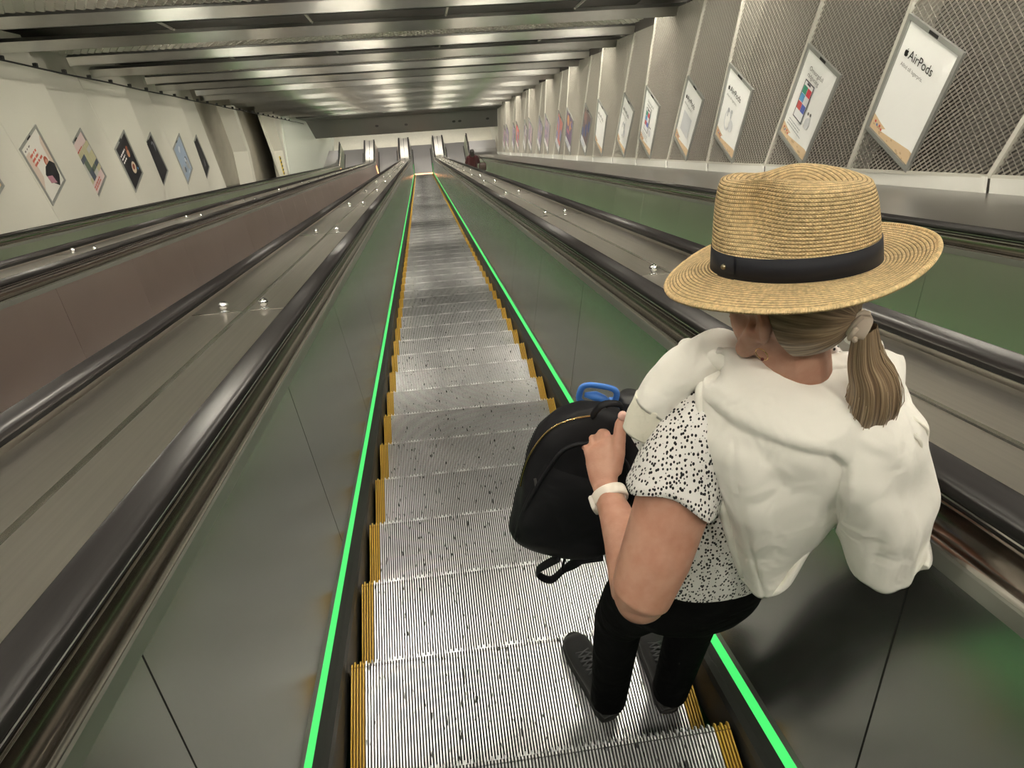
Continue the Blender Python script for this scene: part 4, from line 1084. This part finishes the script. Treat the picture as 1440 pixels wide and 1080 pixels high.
for j in range(nV + 1):
    row = []
    for i in range(nU + 1):
        u, v = i/nU, j/nV; p = cape(u, v); n = cape_n(u, v)
        d = 0
        # hood edge: falls from the left shoulder to the middle, then down to the notch
        vl = .20 + .30*u + .9*max(0, u-.52)**1.1 if u < .60 else 1.2
        d += .013 * (1 - sstep(-.012, .022, v - vl)) * sstep(0, .10, u) 
        # right part hangs in front of the back panel
        ul = .60 + .03*math.sin(v*6); d += .012 * sstep(-.015, .02, u - ul) * sstep(.38, .55, v)
        # loose folds
        d += .0065*math.sin(u*21 + v*6 + 2*math.sin(v*4)) * (.2 + v) + .0055*math.sin(u*9 - v*12 + 1.5*math.sin(u*5)) + .0065*math.sin(v*19 + u*9 + 2*math.sin(u*12))*sstep(.60,.8,u)
        d += .006*max(0, math.sin(u*6 - v*16 + 1.2))**3 * (1 - sstep(.3,.55,v))
        # long seam and drawstring folds at the right
        d += .006*math.exp(-((u-.86-.02*math.sin(v*9))/.022)**2)*sstep(.2,.4,v) - .006*math.exp(-((u-.74)/.03)**2)*sstep(.5,.8,v)
        d -= .004*math.exp(-((u-.13-.03*v)/.008)**2)*sstep(.28,.4,v)
        row.append(p + n*d)
    P.append(row)
sw = grid_obj('sweatshirt', P, M['sweat'], woman, False); so = sw.modifiers.new('solid', 'SOLIDIFY'); so.thickness = .011; so.offset = 0
# rolled hems
mb = MB(); mb.tube([cape(u, 1.0) for u in [k/60 for k in range(61)]], .0085, 10); mb.tube([cape(0, v) for v in [k/30 for k in range(31)]], .008, 10); mb.tube([cape(1, v) for v in [k/30 for k in range(31)]], .008, 10)
mb.build('hem', M['sweat'], sw, True)
# collar roll around the neck
mb = MB(); pts = catmull([V(.432,1.640,.425),V(.440,1.600,.448),V(.470,1.562,.468),(V(.53,1.534,.474)),V(.59,1.520,.474),V(.65,1.518,.472),V(.70,1.535,.466),V(.735,1.570,.452),V(.735,1.625,.430)], 5)
mb.tube(pts, [.016 + .007*math.sin(math.pi*i/(len(pts)-1)) + .0015*math.sin(i*1.3) for i in range(len(pts))], 18); mb.build('collar_roll', M['sweat'], sw, True)
# left sleeve lying forward over the shoulder, with ribbed cuff
def cloth_tube(pts, rad, flat, name, parent, seed, m=None, wr=.06):
    c_ = catmull([V(*p) for p in pts], 6); r_ = catmull([V(r,0,0) for r in rad], 6); P = []
    for i, p in enumerate(c_):
        a_ = c_[max(0,i-1)]; b_ = c_[min(len(c_)-1,i+1)]; t = (b_-a_).normalized(); u = t.cross(V(0,0,1)).normalized(); v_ = u.cross(t)
        f = i/len(c_)
        P.append([p + (u*math.cos(q) + v_*math.sin(q)*flat) * r_[i].x * (1 + wr*math.sin(q*3 + f*9 + seed) + wr*.6*math.sin(q*5 - f*14)) for q in [2*math.pi*k/48 for k in range(48)]])
    c0 = sum(P[0], V(0,0,0))/48; c1 = sum(P[-1], V(0,0,0))/48
    P = [[c0 + (p-c0)*.05 for p in P[0]]] + P + [[c1 + (p-c1)*.75 - (c_[-1]-c_[-2]).normalized()*.012 for p in P[-1]], [c1 + (p-c1)*.05 - (c_[-1]-c_[-2]).normalized()*.03 for p in P[-1]]]
    return grid_obj(name, P, m or M['sweat'], parent)
slv = cloth_tube([(.505,1.600,.452),(.470,1.598,.458),(.425,1.588,.435),(.390,1.580,.402),(.362,1.570,.355)], [.030,.040,.041,.042,.039], .80, 'loose_sleeve', sw, 1)
cloth_tube([(.366,1.572,.362),(.352,1.564,.330),(.340,1.556,.300)], [.039,.036,.031], .80, 'cuff', slv, 2, fabric('ribbed_cuff', (.80,.77,.66), .95, .5, 90, .003, 900), .015)
# second sleeve knot tucked behind it
cloth_tube([(.520,1.560,.440),(.480,1.535,.425),(.455,1.515,.395),(.452,1.500,.350)], [.020,.026,.028,.014], .8, 'tucked_fold', sw, 5)
# draw strings at the right shoulder
mb = MB()
for k, (u0, v0) in enumerate(((.88,.34),(.93,.30))):
    pts = [cape(u0,v0) + cape_n(u0,v0)*.016, cape(u0+.03,v0+.05) + cape_n(u0,v0)*.030, cape(u0+.05,v0+.10) + cape_n(u0,v0)*.022, cape(u0+.01,v0+.11) + cape_n(u0,v0)*.020, cape(u0-.02,v0+.06) + cape_n(u0,v0)*.022, cape(u0+.02,v0+.14) + cape_n(u0,v0)*.014, cape(u0+.03,v0+.34) + cape_n(u0,v0)*.012]
    mb.tube(catmull(pts, 6), .0028, 8)
mb.build('drawstring', ink('drawstring', (.82,.80,.72), .7), sw, True)

# ---- backpack held by its top
bag_root = empty('backpack', (.245, 1.62, -.29)); tag(bag_root, 'black cloth backpack with a gold zip hanging from the person\'s left hand', 'backpack')
def bagp(p): return V(*p) - V(.245, 1.62, -.29)
T0 = V(.350,1.775,.108); B0 = V(.240,1.665,-.268); BU = (T0-B0); BW = V(.285,-.035,.09).normalized(); bu = BU.normalized(); BW = (BW - bu*BW.dot(bu)).normalized(); BD = BW.cross(bu)
if BD.y > 0: BD = -BD                                   # towards the holder / camera
prof = [(-.02,.060,.030),(.02,.095,.055),(.10,.122,.074),(.25,.137,.082),(.45,.142,.082),(.62,.140,.078),(.78,.128,.068),(.90,.103,.054),(.97,.070,.040),(1.01,.030,.020)]
def bag_pt(t, q, k=1.0):
    t_ = max(-.02, min(1.01, t)); 
    for a_, b_ in zip(prof[:-1], prof[1:]):
        if a_[0] <= t_ <= b_[0]:
            f = (t_-a_[0])/(b_[0]-a_[0]); w = a_[1]+(b_[1]-a_[1])*f; d = a_[2]+(b_[2]-a_[2])*f; break
    c_, s_ = math.cos(q), math.sin(q)
    skew = -.020 + .03*math.sin(t_*3)
    wob = 1 + .025*math.sin(q*3 + t*7) + .02*math.sin(q*5 - t*11)
    return B0 + BU*t_ + BW*(w*math.copysign(abs(c_)**.62, c_)*k*wob + skew*(1-t_)) + BD*(d*math.copysign(abs(s_)**.75, s_)*k*wob) - V(.245,1.62,-.29)
P = [[bag_pt(-.02, q, .1) for q in [2*math.pi*i/72 for i in range(72)]]] + [[bag_pt(t, q) for q in [2*math.pi*i/72 for i in range(72)]] for t in [-.02 + 1.03*k/30 for k in range(31)]] + [[bag_pt(1.01, q, .1) for q in [2*math.pi*i/72 for i in range(72)]]]
grid_obj('bag_body', P, M['bagcloth'], bag_root)
# front pocket panel
P = []
for t in [k/12 for k in range(13)]:
    P.append([bag_pt(.04 + .62*t, math.pi/2 + (.95*(k/12*2-1)) * (1 - .25*t*t), 1.0 + .10*math.sin(math.pi*min(1,max(0,t)))**.4*math.cos((k/12*2-1)*math.pi/2)**.4) for k in range(13)])
o = grid_obj('front_pocket', P, M['bagcloth'], bag_root, False)
mb = MB(); pts = [bag_pt(t, q, 1.03) for t, q in ((.42,2.86),(.52,2.82),(.64,2.76),(.76,2.68),(.86,2.55),(.94,2.30),(.985,1.9))]; mb.tube(catmull(pts, 6), .0022, 8); z_ = mb.build('zip', M['gold'], bag_root, True); z_['label'] = 'gold zip'
mb = MB(); pts = [bag_pt(t, q, 1.05) for t, q in ((.10,2.30),(.40,2.26),(.64,2.1),(.80,1.9),(.86,1.57),(.80,1.2),(.62,1.0))]; mb.tube(catmull(pts, 6), .005, 8); mb.build('piping', M['bagcloth'], bag_root, True)
mb = MB(); mb.bar(bag_pt(.55,2.35,1.05), bag_pt(.50,2.20,1.06), .006, .003, (0,0,1)); mb.build('brand_tag', mat('dark_logo', (.05,.05,.05), .3), bag_root)
mb = MB()
for pts, r in (([bag_pt(.98,1.9,1.0), bag_pt(1.0,1.7,1.0) + V(.0,-.005,.035), bag_pt(1.0,1.3,1.0) + V(.012,0,.035), bag_pt(.98,1.1,1.0)], .009),):
    mb.tube(catmull(pts, 6), r, 10, True, 0, .5)
mb.build('handle', M['bagcloth'], bag_root, True)
mb = MB(); pts = [bag_pt(.10,.55,1.0), bag_pt(.0,.75,1.15), bag_pt(-.02,.9,1.0) + V(0,-.01,-.045), bag_pt(-.02,1.2,.9) + V(-.02,-.02,-.085), bag_pt(-.02,1.5,.9) + V(-.035,-.01,-.06), bag_pt(.04,1.5,1.02)]
mb.tube(catmull(pts, 6), .013, 10, True, 0, .25); mb.build('shoulder_strap', M['bagcloth'], bag_root, True)
mb = MB(); pts = [bag_pt(.0,1.2,1.0), bag_pt(-.02,1.2,1.0) + V(.01,-.01,-.05), bag_pt(-.02,1.1,1.0) + V(.03,-.015,-.03), bag_pt(.02,.8,1.05)]
mb.tube(catmull(pts, 6), .007, 8, True, 0, .4); mb.build('webbing_loop', M['bagcloth'], bag_root, True)

# ---- blue bottle lid sticking out behind the bag
bo = empty('water_bottle', (.372, 1.825, -.130)); bo.scale = (1.2,1.2,1.2); tag(bo, 'dark bottle with blue loop lid sticking out behind the backpack', 'bottle')
mb = MB(); mb.lathe([(.001,-.10),(.030,-.10),(.034,-.09),(.034,.085),(.028,.10),(.022,.108)], 24); mb.build('bottle_body', ink('bottle_dark', (.03,.035,.05), .35), bo, True)
bl_ = ink('blue_plastic', (.06,.20,.62), .3)
mb = MB(); mb.lathe([(.022,.100),(.027,.102),(.027,.128),(.022,.134),(.001,.135)], 24); lid = mb.build('lid', bl_, bo, True)
mb = MB(); pts = []
for k in range(33):
    q = 2*math.pi*k/32; c_, s_ = math.cos(q), math.sin(q); pts.append(V(-.040 + .036*math.copysign(abs(c_)**.6, c_), -.004, .150 + .024*math.copysign(abs(s_)**.6, s_)))
mb.tube(pts, .0045, 10, False, 0, 1.4); mb.tube([V(-.01,-.004,.130), V(-.03,-.006,.146), V(-.045,-.006,.150), V(-.066,-.004,.148)], [.010,.009,.010,.005], 12); mb.build('carry_loop', bl_, lid, True)
mb = MB(); mb.lathe([(.001,.0),(.026,.0),(.028,.004),(.028,.030),(.024,.036),(.001,.037)], 24, 0, (.030,.008,.118)); mb.build('cap', ink('black_cap', (.02,.02,.022), .45), bo, True)
bo.rotation_euler = (math.radians(-12), math.radians(8), math.radians(-12))

# ---- distant person
def far_person():
    q0 = S(CX + EP - .12, 32.9, 0); z = math.floor(0) + q0.z + .02
    # stand on the tread under them
    k = round((32.9 - S_NOSE1)/PITCH); s_ = S_NOSE1 + PITCH*k; base = S(CX + EP - .12, s_, 0); base.y -= .18; b = base
    def T(x, y, z_): return V(b.x + x, b.y + y, b.z + z_)
    mb = MB()
    ell(mb, T(0,0,1.53), (.075,.09,.11)); mb.tube([T(0,0,1.32), T(0,0,1.45)], [.06,.055], 12)
    torso_rings(mb, [(b.z+.80,b.x,b.y,.15,.11),(b.z+1.05,b.x,b.y,.14,.10),(b.z+1.3,b.x,b.y,.19,.11),(b.z+1.38,b.x,b.y,.12,.08)], 16)
    for sd in (-1,1):
        mb.tube([T(.18*sd,0,1.33), T(.24*sd,-.02,1.06), T(.20*sd,.16,.92), T(.19*sd,.20,.90)], [.055,.045,.035,.03], 12)
        for f_ in range(4): mb.tube([T(.19*sd - .03 + .018*f_,.22,.90), T(.19*sd - .03 + .018*f_,.27,.885), T(.19*sd - .03 + .018*f_,.285,.86)], [.010,.009,.007], 8)
        mb.tube([T(.19*sd - .03*sd,.20,.91), T(.19*sd - .05*sd,.24,.92)], [.011,.009], 8)
        mb.tube([T(.09*sd,0,.85), T(.10*sd,.02,.45), T(.10*sd,0,.06), T(.10*sd,.0,.035)], [.085,.06,.045,.04], 12); mb.tube([T(.10*sd,-.03,.03), T(.10*sd,.16,.03)], [.035,.03], 10)
    ell(mb, T(0,.09,1.51), (.015,.02,.02)); 
    p = fuse('person', mb, M['skin'], .012, None, 1); tag(p, 'distant person in a dark red coat far down the right-hand escalator', 'person')
    mb = MB()
    torso_rings(mb, [(b.z+.45,b.x,b.y,.26,.20),(b.z+.85,b.x,b.y,.22,.16),(b.z+1.1,b.x,b.y,.20,.14),(b.z+1.32,b.x,b.y,.21,.13),(b.z+1.42,b.x,b.y,.11,.09)], 20)
    for sd in (-1,1): mb.tube([T(.17*sd,0,1.34), T(.26*sd,-.02,1.06), T(.21*sd,.14,.93)], [.075,.065,.055], 12)
    fuse('coat', mb, fabric('dark_red_coat', (.032,.004,.005), .9, .4, 8, .03, 300), .014, p, 2)
    mb = MB(); ell(mb, T(0,-.015,1.56), (.095,.105,.115)); ell(mb, T(0,-.05,1.42), (.10,.07,.14)); fuse('hair', mb, ink('dark_hair', (.012,.009,.008), .5), .012, p, 2)
    mb = MB()
    for sd in (-1,1): mb.tube([T(.10*sd,.01,.6), T(.10*sd,0,.08)], [.075,.055], 12)
    mb.build('trousers', M['trouser'], p, True)
    bg = empty('shoulder_bag', T(.42,-.05,.86)); tag(bg, 'dark brown bag carried at the side of the distant person in red', 'bag')
    mb = MB(); rings = []
    for z_, w, d in ((-.17,.13,.07),(-.14,.16,.09),(0,.165,.09),(.13,.15,.07),(.17,.12,.04)):
        rings.append([(w*math.copysign(abs(math.cos(a_))**.5, math.cos(a_)), d*math.copysign(abs(math.sin(a_))**.6, math.sin(a_)), z_) for a_ in [2*math.pi*k/20 for k in range(20)]])
    mb.loft(rings); mb.build('bag_body', ink('brown_bag', (.05,.03,.028), .6), bg, True)
    mb = MB(); mb.tube([(-.10,0,.15),(-.13,.02,.35),(-.16,.03,.52)], .012, 8); mb.tube([(.10,0,.15),(-.02,.0,.36),(-.16,.03,.52)], .012, 8); mb.build('strap', ink('brown_bag', (.05,.03,.028), .6), bg, True)
far_person()
# ------------------------------------------------------------------ lighting
w = bpy.data.worlds.new('world'); sc.world = w; w.use_nodes = True
w.node_tree.nodes['Background'].inputs[0].default_value = (1.0, .96, .88, 1); w.node_tree.nodes['Background'].inputs[1].default_value = .03
def area(name, loc, rot, sx, sy, power, col=(1,.95,.84)):
    l = bpy.data.lights.new(name, 'AREA'); l.shape = 'RECTANGLE'; l.size = sx; l.size_y = sy; l.energy = power; l.color = col
    o = bpy.data.objects.new(name, l); COL.objects.link(o); o.location = loc; o.rotation_euler = rot; return o
area('hall_light', (-1, YE + 9.5, ZE + 2.6), (0,0,0), 11, 8, 9000)
area('hall_light', (-1, YE + 4.6, ZE + 2.6), (0,0,0), 11, 1.6, 800)
vs = sc.view_settings; sc.display_settings.display_device = 'sRGB'
vs.view_transform = 'Standard'; vs.look = 'None'; vs.exposure = 0.55; vs.gamma = 1.0; vs.use_curve_mapping = False
sc.cycles.use_light_tree = True; sc.cycles.max_bounces = 6; sc.cycles.sample_clamp_indirect = 6.0
